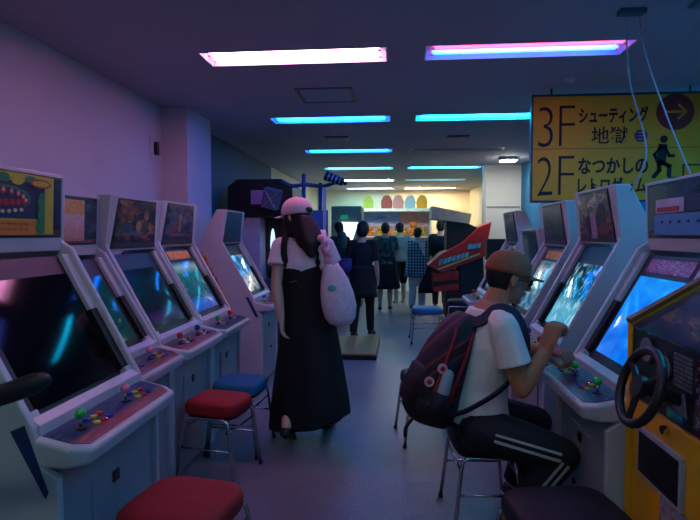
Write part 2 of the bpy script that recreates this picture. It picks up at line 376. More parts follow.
def cabinet(label, group, s, front, y0, W, style, screen, marquee, balls=('green', 'red'), H=1.61, pa=0, btn=('blue', 'yellow', 'red'), card=None, floorless=False):
    rt = empty('arcade_cabinet', (front, y0, 0), label, 'arcade cabinet', group)
    q = lambda u, v, z: (s * u, v, z)
    dz = H - 1.61
    def uz(mb, poly, v0, v1, m=0): return mb.hexa([q(u, v0, z) for u, z in poly], [q(u, v1, z) for u, z in poly], m)
    A, B = A0, (B0[0], B0[1] + dz)
    du, dzz = B[0] - A[0], B[1] - A[1]; L = math.hypot(du, dzz); T = (du / L, dzz / L); N = (-T[1], T[0])
    def sl(t, v, n): return q(A[0] + T[0] * t + N[0] * n, v, A[1] + T[1] * t + N[1] * n)
    def slope(mb, t0, t1, v0, v1, n0, n1, m=0, v0b=None, v1b=None):
        v0b = v0 if v0b is None else v0b; v1b = v1 if v1b is None else v1b
        return mb.hexa([sl(t0, v0, n0), sl(t0, v1, n0), sl(t1, v1b, n0), sl(t1, v0b, n0)], [sl(t0, v0, n1), sl(t0, v1, n1), sl(t1, v1b, n1), sl(t1, v0b, n1)], m)
    # side panels
    if style == 'A': prof = [(.09, 0), (.09, .66), (.15, .70), (.165, .81), (.445, 1.31 + dz), (.455, 1.34 + dz), (.42, H), (.50, H), (.66, 1.31 + dz), (.92, 1.0), (.92, 0)]
    else: prof = [(.09, 0), (.09, .66), (.15, .70), (.165, .81), (.445, 1.31 + dz), (.49, 1.34 + dz), (.475, H), (.86, H - .02), (.92, 1.3), (.92, 0)]
    for v0 in (0, W - .026):
        mb = MB(); uz(mb, prof, v0, v0 + .026); mb.build('side_panel', white_plastic, rt, bevel=.006)
    # lower body
    mb = MB(); uz(mb, [(.11, 0.02), (.11, .67), (.20, .78), (.5, 1.2 + dz), (.64, 1.2 + dz), (.88, 1.0), (.88, .02)], .026, W - .026); mb.build('lower_body', grey_metal, rt)
    d = MB(); uz(d, [(.104, .12), (.104, .56), (.112, .56), (.112, .12)], W * .30, W * .72); cd = d.build('coin_door', grey_metal, rt, bevel=.003)
    mb = MB(); uz(mb, [(.098, .50), (.098, .54), (.106, .54), (.106, .50)], W * .48, W * .54); mb.build('coin_slot', black_plastic, cd)
    MB().cyl(q(.106, W * .6, .3), q(.092, W * .6, .3), .012).build('lock', dark_metal, cd, smooth=False)
    # control panel tray
    out = [(.19, .002), (.055, .002), (.0, .04), (0, W - .04), (.055, W - .002), (.19, W - .002)]
    top = lambda u: .742 + .22 * u
    mb = MB(); mb.hexa([q(u + .012 * (u < .15), v, .688) for u, v in out], [q(u, v, top(u)) for u, v in out]); tr = mb.build('control_panel', white_plastic, rt, bevel=.014, seg=3)
    mb = MB(); ins = [(.158, .03), (.065, .03), (.024, .06), (.024, W - .06), (.065, W - .03), (.158, W - .03)]
    mb.hexa([q(u, v, top(u) - .004) for u, v in ins], [q(u, v, top(u) + .0025) for u, v in ins]); mb.build('panel_artwork', panel_art[pa], tr)
    for k, v in enumerate((W * .2, W * .62)):
        u = .10; zt = top(u) + .002
        j = MB().cyl(q(u, v, zt), q(u, v, zt + .036), .005, n=10).build('joystick', chrome, tr, smooth=True)
        MB().cyl(q(u, v, zt), q(u, v, zt + .004), .02, n=16).build('dust_washer', black_plastic, j)
        MB().sph(q(u, v, zt + .047), .0175).build('ball_top', colm(balls[k % len(balls)]), j, smooth=True)
        for r in range(2):
            for c in range(3):
                uu = .118 - r * .036 - (.006 if c else 0); vv = v + .06 + c * .034
                MB().cyl(q(uu, vv, top(uu)), q(uu, vv, top(uu) + .009), .0125, n=14).build('button', colm(btn[(c + r) % len(btn)]), tr, bevel=.002)
    # white sill between the tray and the screen
    mb = MB(); uz(mb, [(.155, .765), (.16, .81), (.19, .83), (.22, .80), (.2, .76)], .026, W - .026); mb.build('sill', white_plastic, rt, bevel=.004)
    # bezel and tube
    Ls = L
    mb = MB(); slope(mb, .02, Ls - .0, .026, W - .026, -.05, -.022); mb.build('screen_bezel', bezel_black, rt)
    for v0, v1 in ((.026, .07), (W - .07, W - .026)):
        mb = MB(); slope(mb, .04, Ls * .56, v0, v1, -.03, -.004, 0); slope(mb, Ls * .56, Ls, v0, v1, -.03, -.003, 1); slope(mb, .0, .05, v0, v1, -.03, .006, 1)
        mb.build('screen_surround', [bezel_black, white_plastic], rt, bevel=.003)
    mb = MB(); nx, ny = 12, 12; vs = []; fs = []
    t0, t1, v0, v1 = (.045, Ls * .86, .08, W - .08) if screen == 'off' else (.07, Ls * .81, .112, W - .112)
    for i in range(ny + 1):
        for j in range(nx + 1):
            a = i / ny; b = j / nx; n = -.018 + .010 * (1 - (2 * a - 1) ** 2) * (1 - (2 * b - 1) ** 2); vs.append(sl(t0 + (t1 - t0) * a, v0 + (v1 - v0) * b, n))
    for i in range(ny):
        for j in range(nx): k = i * (nx + 1) + j; fs.append((k, k + 1, k + nx + 2, k + nx + 1))
    mb.add(vs, fs); mb.build('screen', scr[screen], rt, smooth=True)
    if card:
        mb = MB(); slope(mb, Ls * .85, Ls * .965, .13, W - .13, -.022, -.018); mb.build('instruction_card', card, rt)
    # marquee
    if style == 'A':
        mb = MB(); uz(mb, [(.46, 1.30 + dz), (.42, H), (.50, H), (.66, 1.30 + dz)], .026, W - .026); mb.build('marquee_housing', white_plastic, rt, bevel=.004)
        zb, zt, ub, ut = 1.312 + dz, H - .012, .4585, .4215; tb, tt = .045, .085
    else:
        mb = MB(); uz(mb, [(.49, 1.30 + dz), (.475, H), (.86, H - .02), (.88, 1.30 + dz)], .026, W - .026); mb.build('marquee_housing', white_plastic, rt, bevel=.004)
        zb, zt, ub, ut = 1.355 + dz, H - .012, .488, .4775; tb, tt = .03, .03
    def mface(a0, a1, n0, n1, in0, in1, m=0, mb=None):
        mb = mb or MB(); pts = []
        for n in (n0, n1):
            pts.append([q(ub + (ut - ub) * a - n, (tb + (tt - tb) * a + i) if e == 0 else W - (tb + (tt - tb) * a + i), zb + (zt - zb) * a) for a, e, i in ((a0, 0, in0), (a0, 1, in0), (a1, 1, in1), (a1, 0, in1))])
        mb.hexa(pts[0], pts[1], m); return mb
    mface(0, 1, -.004, .004, 0, 0).build('marquee_frame', black_plastic, rt, bevel=.002)
    mface(.14, .95, .004, .007, .012, .012).build('marquee_artwork', mq[marquee], rt)
    st = mface(.02, .12, .004, .006, .012, .012).build('speaker_grille', speaker_band, rt)
    mb = MB()
    for k in range(22):
        v = tb + .04 + k * (W - 2 * tb - .08) / 22; u = ub - .007
        mb.hexa([q(u, v, zb + .012), q(u, v + .012, zb + .012), q(u, v + .012, zb + .024), q(u, v, zb + .024)], [q(u + .002, v, zb + .012), q(u + .002, v + .012, zb + .012), q(u + .002, v + .012, zb + .024), q(u + .002, v, zb + .024)])
    mb.build('grille_slots', orange_ink, st)
    return rt, q, sl, L
GL = 'upright arcade cabinets along the left wall'; GR = 'upright arcade cabinets along the right side'
orange_card = mat('orange card', (225, 140, 40), .6, var=.3, scale=30)
red_card = art_mat('red instruction card', [(.4, (170, 40, 70)), (.55, (200, 90, 120)), (.7, (230, 170, 190))], [(0, (150, 50, 70)), (.5, (200, 90, 110)), (1, (160, 40, 60))], .4, 14, 0, 31)
c1, q1, sl1, L1 = cabinet('white arcade cabinet with a dead black screen and yellow poster marquee, nearest on the left', GL, -1, -.90, 1.445, .665, 'B', 'off', 'deepblue', ('green', 'pink'), H=1.625, pa=0)
cabinet('white arcade cabinet with teal screen, second from the camera on the left', GL, -1, -1.12, 2.125, .615, 'B', 'teal', 'night', ('red', 'pink'), H=1.585, pa=1)
cabinet('white arcade cabinet with dark purple screen and figure marquee, third on the left', GL, -1, -1.12, 2.75, .625, 'A', 'purple', 'figures', ('red', 'blue'), H=1.60, pa=1, btn=('red', 'white', 'black'))
cabinet('white arcade cabinet with orange card above its blue lit screen, fourth on the left', GL, -1, -1.12, 3.385, .625, 'A', 'stage', 'pale', ('green', 'red'), pa=2, card=orange_card)
c5, q5, sl5, L5 = cabinet('white arcade cabinet beyond the gap on the left with blue and white screen', GL, -1, -1.12, 4.66, .62, 'A', 'bluewhite', 'teal', ('blue', 'red'), pa=1)
cabinet('white arcade cabinet with bright blue screen, nearest on the right, played by the seated man', GR, 1, .68, 1.99, .62, 'B', 'bright', 'deepblue', ('green', 'green'), pa=2, card=red_card, H=1.62)
cabinet('white arcade cabinet with cyan explosion screen behind the seated man\'s hand', GR, 1, .68, 2.82, .62, 'A', 'cyan', 'mixed', ('red', 'blue'), pa=1, H=1.64)
cabinet('white arcade cabinet behind the seated man\'s cap brim, third on the right', GR, 1, .68, 3.62, .62, 'A', 'white', 'night', ('red', 'blue'), pa=0, card=orange_card)
cabinet('low arcade cabinet with a short dark marquee, fourth on the right', GR, 1, .68, 4.27, .6, 'A', 'purple', 'teal', ('red', 'blue'), H=1.43)
cabinet('arcade cabinet furthest down the right side with tall thin looking marquee', GR, 1, .68, 5.08, .6, 'A', 'white', 'night', ('yellow', 'red'))
# poster on the marquee of the first cabinet
p_y = mat('poster yellow', (190, 175, 40), .5); p_n = mat('poster navy', (16, 24, 70), .5); p_r = mat('poster red', (170, 30, 50), .5); p_o = mat('poster orange', (205, 120, 30), .5)
p_g = mat('poster green', (30, 120, 70), .5); p_w = mat('poster cream', (200, 190, 150), .5)
mb = MB()
def pq(mb, v0, v1, z0, z1, lay, m):
    U = lambda z, e: .481 - (z - 1.37) * .043 - .0015 * lay - e
    mb.hexa(*[[q1(U(z0, e), v0, z0), q1(U(z0, e), v1, z0), q1(U(z1, e), v1, z1), q1(U(z1, e), v0, z1)] for e in (0, .001)], m)
pq(mb, .05, .575, 1.382, 1.605, 1, 0); pq(mb, .07, .52, 1.44, 1.575, 2, 1); pq(mb, .06, .47, 1.38, 1.435, 2, 3); pq(mb, .48, .52, 1.385, 1.53, 3, 4)
def pe(v, z, rv, rz, lay, m, n=18):
    U = lambda z, e: .481 - (z - 1.37) * .043 - .0015 * lay - e
    mb.hexa(*[[q1(U(z + rz * math.sin(2 * PI * i / n), e), v + rv * math.cos(2 * PI * i / n), z + rz * math.sin(2 * PI * i / n)) for i in range(n)] for e in (0, .001)], m)
rr = random.Random(3)
for k in range(7): pe(.09 + k * .07, 1.578 + .006 * (k % 2), .032, .016, 2.5, 4 if k % 2 else 0)
pe(.295, 1.503, .165, .062, 3, 1); pe(.295, 1.512, .145, .047, 3.5, 4); pe(.295, 1.508, .135, .042, 4, 1)
for k in range(9):
    a = PI * (k + .5) / 9; pe(.295 - .115 * math.cos(a), 1.500 + .038 * math.sin(a), .014, .013, 5, 2); pe(.295 - .115 * math.cos(a), 1.502 + .038 * math.sin(a), .007, .007, 5.6, 5)
for k in range(8): pe(.185 + k * .031, 1.502 - .006 * math.sin(PI * k / 7), .015, .0125, 5, 2)
for k in range(7): pe(.20 + k * .031, 1.468 + .004 * math.cos(k), .010, .007, 5, 5)
pe(.49, 1.575, .06, .018, 5, 2); pe(.49, 1.575, .048, .011, 5.5, 0); pe(.12, 1.54, .03, .02, 5, 2)
for k in range(6): pe(.49 + .01 * (k % 2), 1.41 + k * .024, .018, .012, 4.5, 4)
for k in range(12): pq(mb, .08 + k * .03, .1 + k * .03, 1.418, 1.423, 3, 2); pq(mb, .08 + k * .03, .1 + k * .03, 1.398, 1.402, 3, 2)
mb.build('poster', [p_y, p_n, p_r, p_o, p_g, p_w], c1)
# side decal and trim of the first cabinet
mb = MB(); mb.hexa([q1(.19, -.002, .82), q1(.235, -.002, .80), q1(.13, -.002, .60), q1(.12, -.002, .62)], [q1(.19, 0, .82), q1(.235, 0, .80), q1(.13, 0, .60), q1(.12, 0, .62)]); mb.build('side_stripe', mat('stripe blue', (10, 40, 90), .4), c1)
# small orange/skin sticker on cab 2 marquee
c2 = [o for o in bpy.data.objects if o.name == 'arcade_cabinet.001'][0]
mb = MB(); mb.hexa([(-.476, .27, 1.35), (-.476, .46, 1.35), (-.468, .46, 1.555), (-.468, .27, 1.555)], [(-.483, .27, 1.35), (-.483, .46, 1.35), (-.473, .46, 1.555), (-.473, .27, 1.555)])
mb.build('poster', art_mat('card poster', [(.4, (190, 120, 90)), (.55, (220, 190, 170)), (.7, (150, 80, 90))], [(0, (190, 120, 110)), (.5, (215, 180, 180)), (.62, (215, 190, 180)), (.68, (225, 150, 30)), (1, (230, 160, 40))], .65, 8, 0, 40), c2)
# printed figures on some marquees
def figures(cab, s2, items, H=1.61, nm='figure_print'):
    cols = []; mb = MB()
    for v, z, rv, rz, c in items:
        m = mat('print %d %d %d' % c, c, .4)
        if m not in cols: cols.append(m)
        k = cols.index(m); pts = []
        for e in (0, .001):
            pts.append([])
            for i in range(16):
                a = 2 * PI * i / 16; zz = z + rz * math.sin(a); u = .4585 - .037 * (zz - 1.312 - (H - 1.61)) / .286 - .0085 - e
                pts[-1].append((s2 * u, v + rv * math.cos(a), zz))
        mb.hexa(pts[0], pts[1], k)
    mb.build(nm, cols, cab)
byn = lambda n: bpy.data.objects[n]
sk = (190, 125, 105)
figures(byn('arcade_cabinet.002'), -1, [(.22, 1.50, .05, .045, (110, 50, 40)), (.225, 1.485, .035, .035, sk), (.20, 1.42, .07, .03, (40, 70, 90)), (.42, 1.50, .03, .03, sk), (.42, 1.515, .035, .02, (60, 30, 30)), (.41, 1.43, .035, .04, (50, 60, 70)), (.33, 1.43, .03, .035, (150, 120, 70)), (.30, 1.39, .12, .012, (90, 90, 120))])
figures(byn('arcade_cabinet.003'), -1, [(.30, 1.50, .035, .03, (150, 120, 110)), (.30, 1.44, .03, .045, (150, 110, 80)), (.38, 1.48, .04, .02, (60, 80, 120)), (.28, 1.38, .14, .012, (110, 80, 110))])
figures(byn('arcade_cabinet.006'), 1, [(.44, 1.54, .05, .035, (170, 180, 130)), (.42, 1.49, .03, .05, (150, 160, 120)), (.43, 1.40, .035, .03, (30, 50, 120)), (.42, 1.44, .025, .02, (120, 60, 60)), (.20, 1.50, .06, .05, (50, 30, 60)), (.18, 1.41, .08, .03, (110, 40, 60)), (.31, 1.46, .14, .035, (50, 30, 60)), (.40, 1.46, .06, .03, (50, 30, 60))], 1.64)
mb = MB(); mb.hexa([(.4585 - .037 * (z - 1.342) / .286 - .010, v, z) for v, z in ((.28, 1.36), (.36, 1.36), (.36, 1.50), (.28, 1.50))], [(.4585 - .037 * (z - 1.342) / .286 - .008, v, z) for v, z in ((.28, 1.36), (.36, 1.36), (.36, 1.50), (.28, 1.50))]); mb.build('move_list_card', mat('pale mauve card', (170, 140, 160), .5, var=.3, scale=60), byn('arcade_cabinet.006'))
# coloured strip on the side wall of cabinet five
mb = MB(); pa_ = [(.33, .64), (.37, .64), (.66, 1.23), (.62, 1.23)]
mb.hexa([q5(u, -.003, z) for u, z in pa_], [q5(u, 0, z) for u, z in pa_])
mb.build('side_strip', art_mat('strip art', [(.35, (170, 40, 50)), (.48, (210, 150, 60)), (.55, (210, 205, 190)), (.65, (160, 40, 60))], [(0, (190, 60, 60)), (.4, (210, 170, 120)), (.7, (180, 60, 60)), (1, (190, 90, 90))], .3, 14, 0, 42), c5)
mb = MB(); pa_ = [(.12, .64), (.15, .64), (.24, .82), (.21, .82)]; mb.hexa([q5(u, -.003, z) for u, z in pa_], [q5(u, 0, z) for u, z in pa_]); mb.build('side_stripe', MATS['stripe blue'], c5)
# cards on the deep blue marquee of the nearest right cabinet
r1 = bpy.data.objects['arcade_cabinet.005']
mb = MB(); qq = lambda u, v, z: (u, v, z)
def rq(mb, v0, v1, z0, z1, lay, m):
    u = .472 - .004 * lay; mb.hexa([(u, v0, z0), (u, v1, z0), (u, v1, z1), (u, v0, z1)], [(u + .003, v0, z0), (u + .003, v1, z0), (u + .003, v1, z1), (u + .003, v0, z1)], m)
rq(mb, .13, .51, 1.38, 1.47, 0, 0); rq(mb, .27, .50, 1.475, 1.535, 0, 1); rq(mb, .30, .48, 1.48, 1.50, 1, 2); rq(mb, .08, .25, 1.475, 1.54, 0, 3)
for k in range(5): rq(mb, .15 + k * .07, .165 + k * .07, 1.43, 1.44, 1, 3)
mb.build('price_card', [mat('card blue', (70, 130, 180), .5), mat('card pale', (190, 180, 200), .5), p_r, p_n], r1)

# black padded bar at the left edge of the frame, part of a machine beside the camera
rt = empty('padded_handlebar', (-1.02, 1.08, 0), 'black padded handlebar reaching in from the left edge before the dead screen', 'handlebar')
MB().tube(catmull([(-.30, -.01, .95), (0, 0, .992), (.13, .01, 1.02), (.235, .02, 1.056)], 5), [.024] * 15 + [.019], n=18, round_ends=True).build('grip', mat('rubber grip', (12, 12, 14), .55), rt, smooth=True)
MB().tube([(-.30, -.01, 0.01), (-.30, -.01, .95)], .022).build('post', dark_metal, rt, smooth=True)
MB().box(-.45, -.15, -.15, .13, 0, .02).build('base', dark_metal, rt, bevel=.005)

# ------------------------------------------------------------------ stools
def stool(x, y, rz, cloth, label, w=.33, d=.29, z0=0, edge=None, group='padded stools with chrome hoop legs'):
    rt = empty('stool', (x, y, z0), label, 'stool', group, rz)
    mb = MB(); n = 10; rs = []
    def sq(hw, hd, z, p=4.5):
        out = []
        for i in range(40):
            a = 2 * PI * i / 40; c, s_ = math.cos(a), math.sin(a); k = (abs(c) ** p + abs(s_) ** p) ** (-1 / p); out.append(V((hw * k * c, hd * k * s_, z)))
        return out
    for z, f in ((.376, .93), (.38, .985), (.388, 1), (.415, 1), (.430, .985), (.442, .94), (.450, .84), (.456, .6), (.458, .25)): rs.append(sq(w / 2 * f, d / 2 * f, z))
    mb.rings(rs); mb.build('seat', cloth, rt, smooth=True)
    MB().rings([sq(w / 2 * .9, d / 2 * .94, .360), sq(w / 2 * .9, d / 2 * .94, .376)]).build('seat_board', edge or black_plastic, rt)
    for sy in (-1, 1):
        yt, yb = sy * (d / 2 + .004), sy * (d / 2 + .03); a, b = w / 2 - .035, w / 2 + .012
        zt = .366
        pts = [(-b, yb, .008), (-a - .012, yt + sy * .004, zt - .05), (-a - .004, yt, zt - .015), (-a + .02, yt, zt), (a - .02, yt, zt), (a + .004, yt, zt - .015), (a + .012, yt + sy * .004, zt - .05), (b, yb, .008)]
        MB().tube(pts, .0095, n=10).build('leg_hoop', chrome, rt, smooth=True)
        MB().tube([(-b + .013, yb - sy * .012, .20), (b - .013, yb - sy * .012, .20)], .0065, n=8).build('stretcher', chrome, rt, smooth=True)
        for sx in (-1, 1): MB().cyl((sx * b, yb, 0), (sx * b, yb, .022), .013, n=12).build('foot_cap', black_plastic, rt)
    for sx in (-1, 1): MB().tube([(sx * (a + .012), -d / 2 - .01, .30), (sx * (a + .012), d / 2 + .01, .30)], .0065, n=8).build('stretcher', chrome, rt, smooth=True)
    return rt
stool(-.755, 1.78, math.radians(-9), red_cloth, 'red padded stool, nearest in the bottom left foreground', .37, .36)
stool(-1.02, 2.94, math.radians(-10), red_cloth, 'red padded stool with all its chrome legs in view beside the left cabinets')
stool(-1.01, 3.33, math.radians(-4), blue_cloth, 'bright blue padded stool beside the standing woman\'s skirt', .31, .30)
stool(.585, 1.84, math.radians(10), navy_cloth, 'dark navy padded stool in the bottom foreground before the yellow machine', .39, .34)
stool(.41, 2.58, math.radians(4), navy_cloth, 'stool under the seated man, only its chrome legs showing', .30, .34)
stool(.20, 3.60, math.radians(10), navy_cloth, 'stool hidden behind the backpack, its legs showing below')
stool(.39, 6.90, math.radians(2), blue_cloth, 'blue topped stool with dark red edge in the middle of the far aisle', .40, .36, edge=darkred_cloth)
stool(.93, 7.75, math.radians(-6), navy_cloth, 'navy stool beside the red ride machine', .40, .34)

# ------------------------------------------------------------------ yellow driving machine at the right edge
yel = mat('yellow paint', (224, 164, 10), .42, var=.08, scale=4); dash = mat('dash black', (22, 22, 28), .35); rim_o = mat('rim brown', (120, 70, 20), .5)
rt = empty('driving_game_machine', (.84, 1.16, 0), 'yellow and black driving game machine with steering wheel at the right edge', 'driving game')
W = .815
def ruz(poly, v0, v1, m=0, mb=None): mb = mb or MB(); return mb.hexa([(u, v0, z) for u, z in poly], [(u, v1, z) for u, z in poly], m)
ruz([(0, 0), (0, .80), (.03, .83), (.03, 1.0), (.62, 1.2), (.70, 1.15), (.70, 0)], .03, W - .03).build('body', yel, rt, bevel=.005)
for v in (0, W - .03): ruz([(-.012, 0), (-.012, 1.075), (.36, 1.30), (.74, 1.34), (.74, 0)], v, v + .03).build('side_panel', yel, rt, bevel=.004)
ruz([(-.006, .815), (-.006, 1.06), (.05, 1.075), (.05, .80)], .03, W - .03).build('dashboard', dash, rt, bevel=.004)
ruz([(-.01, 1.06), (.36, 1.285), (.36, 1.265), (.0, 1.04)], .03, W - .03).build('glass_top', art_mat('dash picture', [(.35, (20, 20, 50)), (.48, (60, 50, 70)), (.56, (150, 110, 90)), (.66, (40, 90, 90)), (.75, (190, 60, 60))], [(0, (20, 20, 60)), (.3, (110, 100, 110)), (.6, (60, 60, 100)), (1, (30, 70, 60))], .4, 3.5, 0, 50, axis='X', rough=.1, coat=1), rt)
ruz([(-.014, 1.068), (.36, 1.297), (.36, 1.312), (-.018, 1.082)], W - .034, W + .002).build('edge_trim', rim_o, rt)
for y_, z_, r_ in ((.665, 1.0, .040), (.545, .97, .036)):
    dl = MB().cyl((-.012, y_, z_), (-.006, y_, z_), r_ + .008, n=28).build('gauge', dark_metal, rt)
    MB().cyl((-.016, y_, z_), (-.011, y_, z_), r_, n=28).build('gauge_face', mat('gauge face', (120, 120, 130), .4), dl)
    MB().cyl((-.019, y_, z_), (-.015, y_, z_), r_ * .3, n=20).build('gauge_hub', black_plastic, dl)
mb = MB()
for i in range(8):
    for j in range(8): mb.box(-.009, -.005, .40 + i * .013, .408 + i * .013, .93 + j * .013, .938 + j * .013)
mb.build('speaker_grille', mat('grille grey', (110, 110, 125), .5), rt)
mb = MB(); mb.hexa([(-.010, .50, .86), (-.010, .42, .85), (-.010, .44, .92)], [(-.006, .50, .86), (-.006, .42, .85), (-.006, .44, .92)]); mb.build('warning_plate', mat('grille grey', (110, 110, 125), .5), rt)
MB().box(-.010, -.006, .44, .53, .825, .85).build('sticker', art_mat('sticker', [(.4, (20, 60, 160)), (.6, (20, 190, 90))], [(0, (20, 60, 170)), (1, (30, 190, 80))], .7, 3, 0, 52, axis='Y'), rt)
MB().box(-.010, -.006, .2, .38, .82, 1.03).build('instruction_plate', art_mat('plate', [(.4, (120, 20, 50)), (.5, (30, 20, 40)), (.65, (200, 170, 190))], [(0, (30, 20, 40)), (1, (70, 40, 70))], .4, 8, 0, 53), rt)
cd = MB().box(-.014, 0, .43, .71, .565, .73).build('coin_door', mat('door rim', (165, 165, 170), .4), rt, bevel=.003)
MB().box(-.017, -.012, .445, .695, .58, .715).build('coin_door_plate', mat('door black', (6, 7, 8), .5), cd)
MB().cyl((-.018, .54, .775), (0, .54, .775), .014).build('lock', chrome, rt)
MB().box(-.004, 0, .34, .57, .36, .56).build('price_sheet', art_mat('price sheet', [(.45, (170, 170, 175)), (.55, (150, 140, 150)), (.62, (190, 80, 50))], [(0, (160, 160, 170)), (1, (150, 150, 155))], .4, 12, 0, 54), rt)
# wheel
wc = V((-.12, .465, .93)); ax = V((-.95, 0, .30)).normalized(); uu = V((0, 1, 0)); ww = ax.cross(uu)
wh = MB().tube([wc + uu * (.112 * math.cos(2 * PI * i / 40)) + ww * (.112 * math.sin(2 * PI * i / 40)) for i in range(40)], .0135, n=12, closed=True).build('steering_wheel', mat('wheel rubber', (16, 16, 18), .45), rt, smooth=True)
mb = MB()
for a in (90, 210, 330):
    a = math.radians(a); mb.tube([wc, wc + (uu * math.cos(a) + ww * math.sin(a)) * .108], .010, n=8)
mb.build('wheel_spokes', dash, wh)
MB().tube([wc + ax * .012, wc - ax * .01], .034, n=24).build('wheel_boss', dash, wh)
MB().tube([wc - ax * .01, wc - ax * .12], .02, n=14).build('steering_column', dark_metal, wh)

# ------------------------------------------------------------------ yellow floor sign
rt = empty('floor_sign', (1.13, 4.62, 1.67), 'large yellow hanging sign reading 3F and 2F in Japanese at the top right', 'sign')
sy = mat('sign yellow', (214, 164, 20), .6, var=.05, scale=3); ink = mat('sign ink', (16, 12, 18), .6); fr_b = mat('sign frame', (20, 40, 70), .4)
SW, SH = 1.40, .86; g = .00787
X = lambda px: (px - 533) * g
Z = lambda py: SH - (py - 97) * (SH / 101.5)
MB().box(0, SW, -.02, .02, 0, SH).build('board', sy, rt)
m = MB(); m.box(-.015, SW + .015, -.025, .025, SH, SH + .018); m.box(-.015, SW + .015, -.025, .025, -.018, 0); m.box(-.015, 0, -.025, .025, 0, SH); m.box(SW, SW + .015, -.025, .025, 0, SH); m.build('frame', fr_b, rt)
MB().box(0, SW, -.022, -.02, Z(148.3), Z(147.7)).build('divider', rim_o, rt)
def tx(s_, x0, x1, y0, y1, b=0, m=ink, nm='lettering', dy=0): return text_box(nm, s_, m, rt, X(x0), X(x1), Z(y1), Z(y0), -.021 - dy, bold=b)
tx('3', 538, 553.5, 107, 146, -.018); tx('F', 560, 576, 106, 145, -.022); tx('2', 538, 554, 156, 194, -.018); tx('F', 560, 576, 155, 193, -.022)
tx('シューティング', 580, 650, 108, 124, .035); tx('地獄', 593, 630, 127, 144, .010)
tx('なつかしの', 580, 651, 157, 173, .03); tx('レトロゲーム', 580, 650, 176, 192, .03)
rdk = mat('sign red', (120, 16, 26), .5); prp = mat('sign purple', (70, 50, 110), .5)
MB().cyl((X(643), -.0205, Z(136.5)), (X(643), -.023, Z(136.5)), .052, n=32).build('purple_disc', prp, rt); tx('三', 640, 647, 133, 140, 0, sy, dy=.003)
MB().cyl((X(676.5), -.0205, Z(114)), (X(676.5), -.024, Z(114)), .148, n=48).build('red_disc', rdk, rt)
mb = MB(); cx, cz = X(676.5), Z(114)
for a, b in (((-.085, 0), (.085, 0)), ((.02, .06), (.085, 0)), ((.02, -.06), (.085, 0))):
    d_ = (V((b[0], 0, b[1])) - V((a[0], 0, a[1]))).normalized(); nrm = V((-d_.z, 0, d_.x)) * .009
    p = [V((cx + a[0], -.025, cz + a[1])) + nrm, V((cx + b[0], -.025, cz + b[1])) + nrm, V((cx + b[0], -.025, cz + b[1])) - nrm, V((cx + a[0], -.025, cz + a[1])) - nrm]
    mb.hexa(p, [v - V((0, .002, 0)) for v in p])
mb.build('arrow', sy, rt)
mb = MB()  # stair climbing pictogram
def bar(pts, w, mb=mb):
    for a, b in zip(pts[:-1], pts[1:]):
        a = V((X(a[0]), -.021, Z(a[1]))); b = V((X(b[0]), -.021, Z(b[1]))); d_ = (b - a).normalized(); a = a - d_ * w * .4; b = b + d_ * w * .4; n_ = V((-d_.z, 0, d_.x)) * w / 2
        p = [a + n_, b + n_, b - n_, a - n_]; mb.hexa(p, [v - V((0, .003, 0)) for v in p])
mb.cyl((X(666), -.0205, Z(140)), (X(666), -.024, Z(140)), .030, n=24)
bar([(665, 148), (664, 162)], .07); bar([(663, 148), (657, 155), (660, 161)], .025); bar([(667, 148), (672, 156), (676, 156)], .025)
bar([(664, 162), (672, 166), (672, 175)], .034); bar([(662, 162), (662, 170), (657, 176)], .034); bar([(686, 165), (702, 165)], .012); bar([(686, 165), (686, 175)], .012); bar([(672, 177), (686, 177)], .012)
mb.build('stair_pictogram', ink, rt)
for x in (.15, SW - .15): MB().cyl((x, 0, SH + .018), (x, 0, CH - 1.67), .008).build('hanger', dark_metal, rt)

# ------------------------------------------------------------------ far left machines
blk = mat('hood black', (14, 13, 20), .5)
rt = empty('photo_booth_machine', (-2.2, 6.45, 0), 'large black hooded game machine behind the last left cabinet with lit narrow mirror', 'game machine')
mb = MB(); hp = [(.10, 1.60), (.10, 1.98), (.22, 2.07), (.78, 2.07), (.92, 1.97), (.92, 1.60)]; mb.hexa([(x, 0, z) for x, z in hp], [(x, .9, z) for x, z in hp]); mb.build('hood', blk, rt, bevel=.01)
MB().box(.02, .50, .03, .85, 0, 1.60).build('side_body', mat('lilac body', (190, 170, 190), .5), rt, bevel=.01)
MB().box(.50, .90, .45, .85, 0, 1.60).build('back_body', mat('dark brown body', (46, 34, 34), .5), rt)
fr = MB().box(.52, .68, .30, .45, .9, 1.58).build('mirror_panel', mat('panel dark green', (34, 44, 40), .5), rt)
mb = MB(); mb.loft([((.60, .293, 1.22), (.032, 0, 0), (0, 0, .24)), ((.60, .30, 1.22), (.034, 0, 0), (0, 0, .245))], n=28); mb.build('lit_mirror', mat('lit mirror', (220, 240, 245), .2, emis=(200, 235, 245), es=.6), fr)
MB().box(.70, .84, .28, .45, .7, 1.55).build('panel', mat('maroon panel', (60, 18, 30), .5), rt)
MB().box(.40, .56, -.006, 0, 1.76, 1.93).build('paper_notice', mat('notice paper', (205, 150, 180), .7, var=.1, scale=60), rt)
MB().box(.5, .95, .05, .4, 0, .82).build('counter', mat('counter blue', (40, 60, 90), .5), rt, bevel=.01)
rt = empty('speaker', (-1.51, 6.33, 1.82), 'grey tilted speaker box clamped to the front of the black hood', 'speaker')
sb = MB().box(-.10, .10, -.08, .08, -.12, .12).build('speaker_box', mat('speaker grey', (90, 96, 112), .5), rt, bevel=.01); sb.rotation_euler = (.2, .25, 0)
mb = MB(); mb.tube([(-.08, -.083, -.1), (.08, -.083, .1)], .006); mb.tube([(.08, -.083, -.1), (-.08, -.083, .1)], .006); mb.build('cross_brace', chrome, sb)
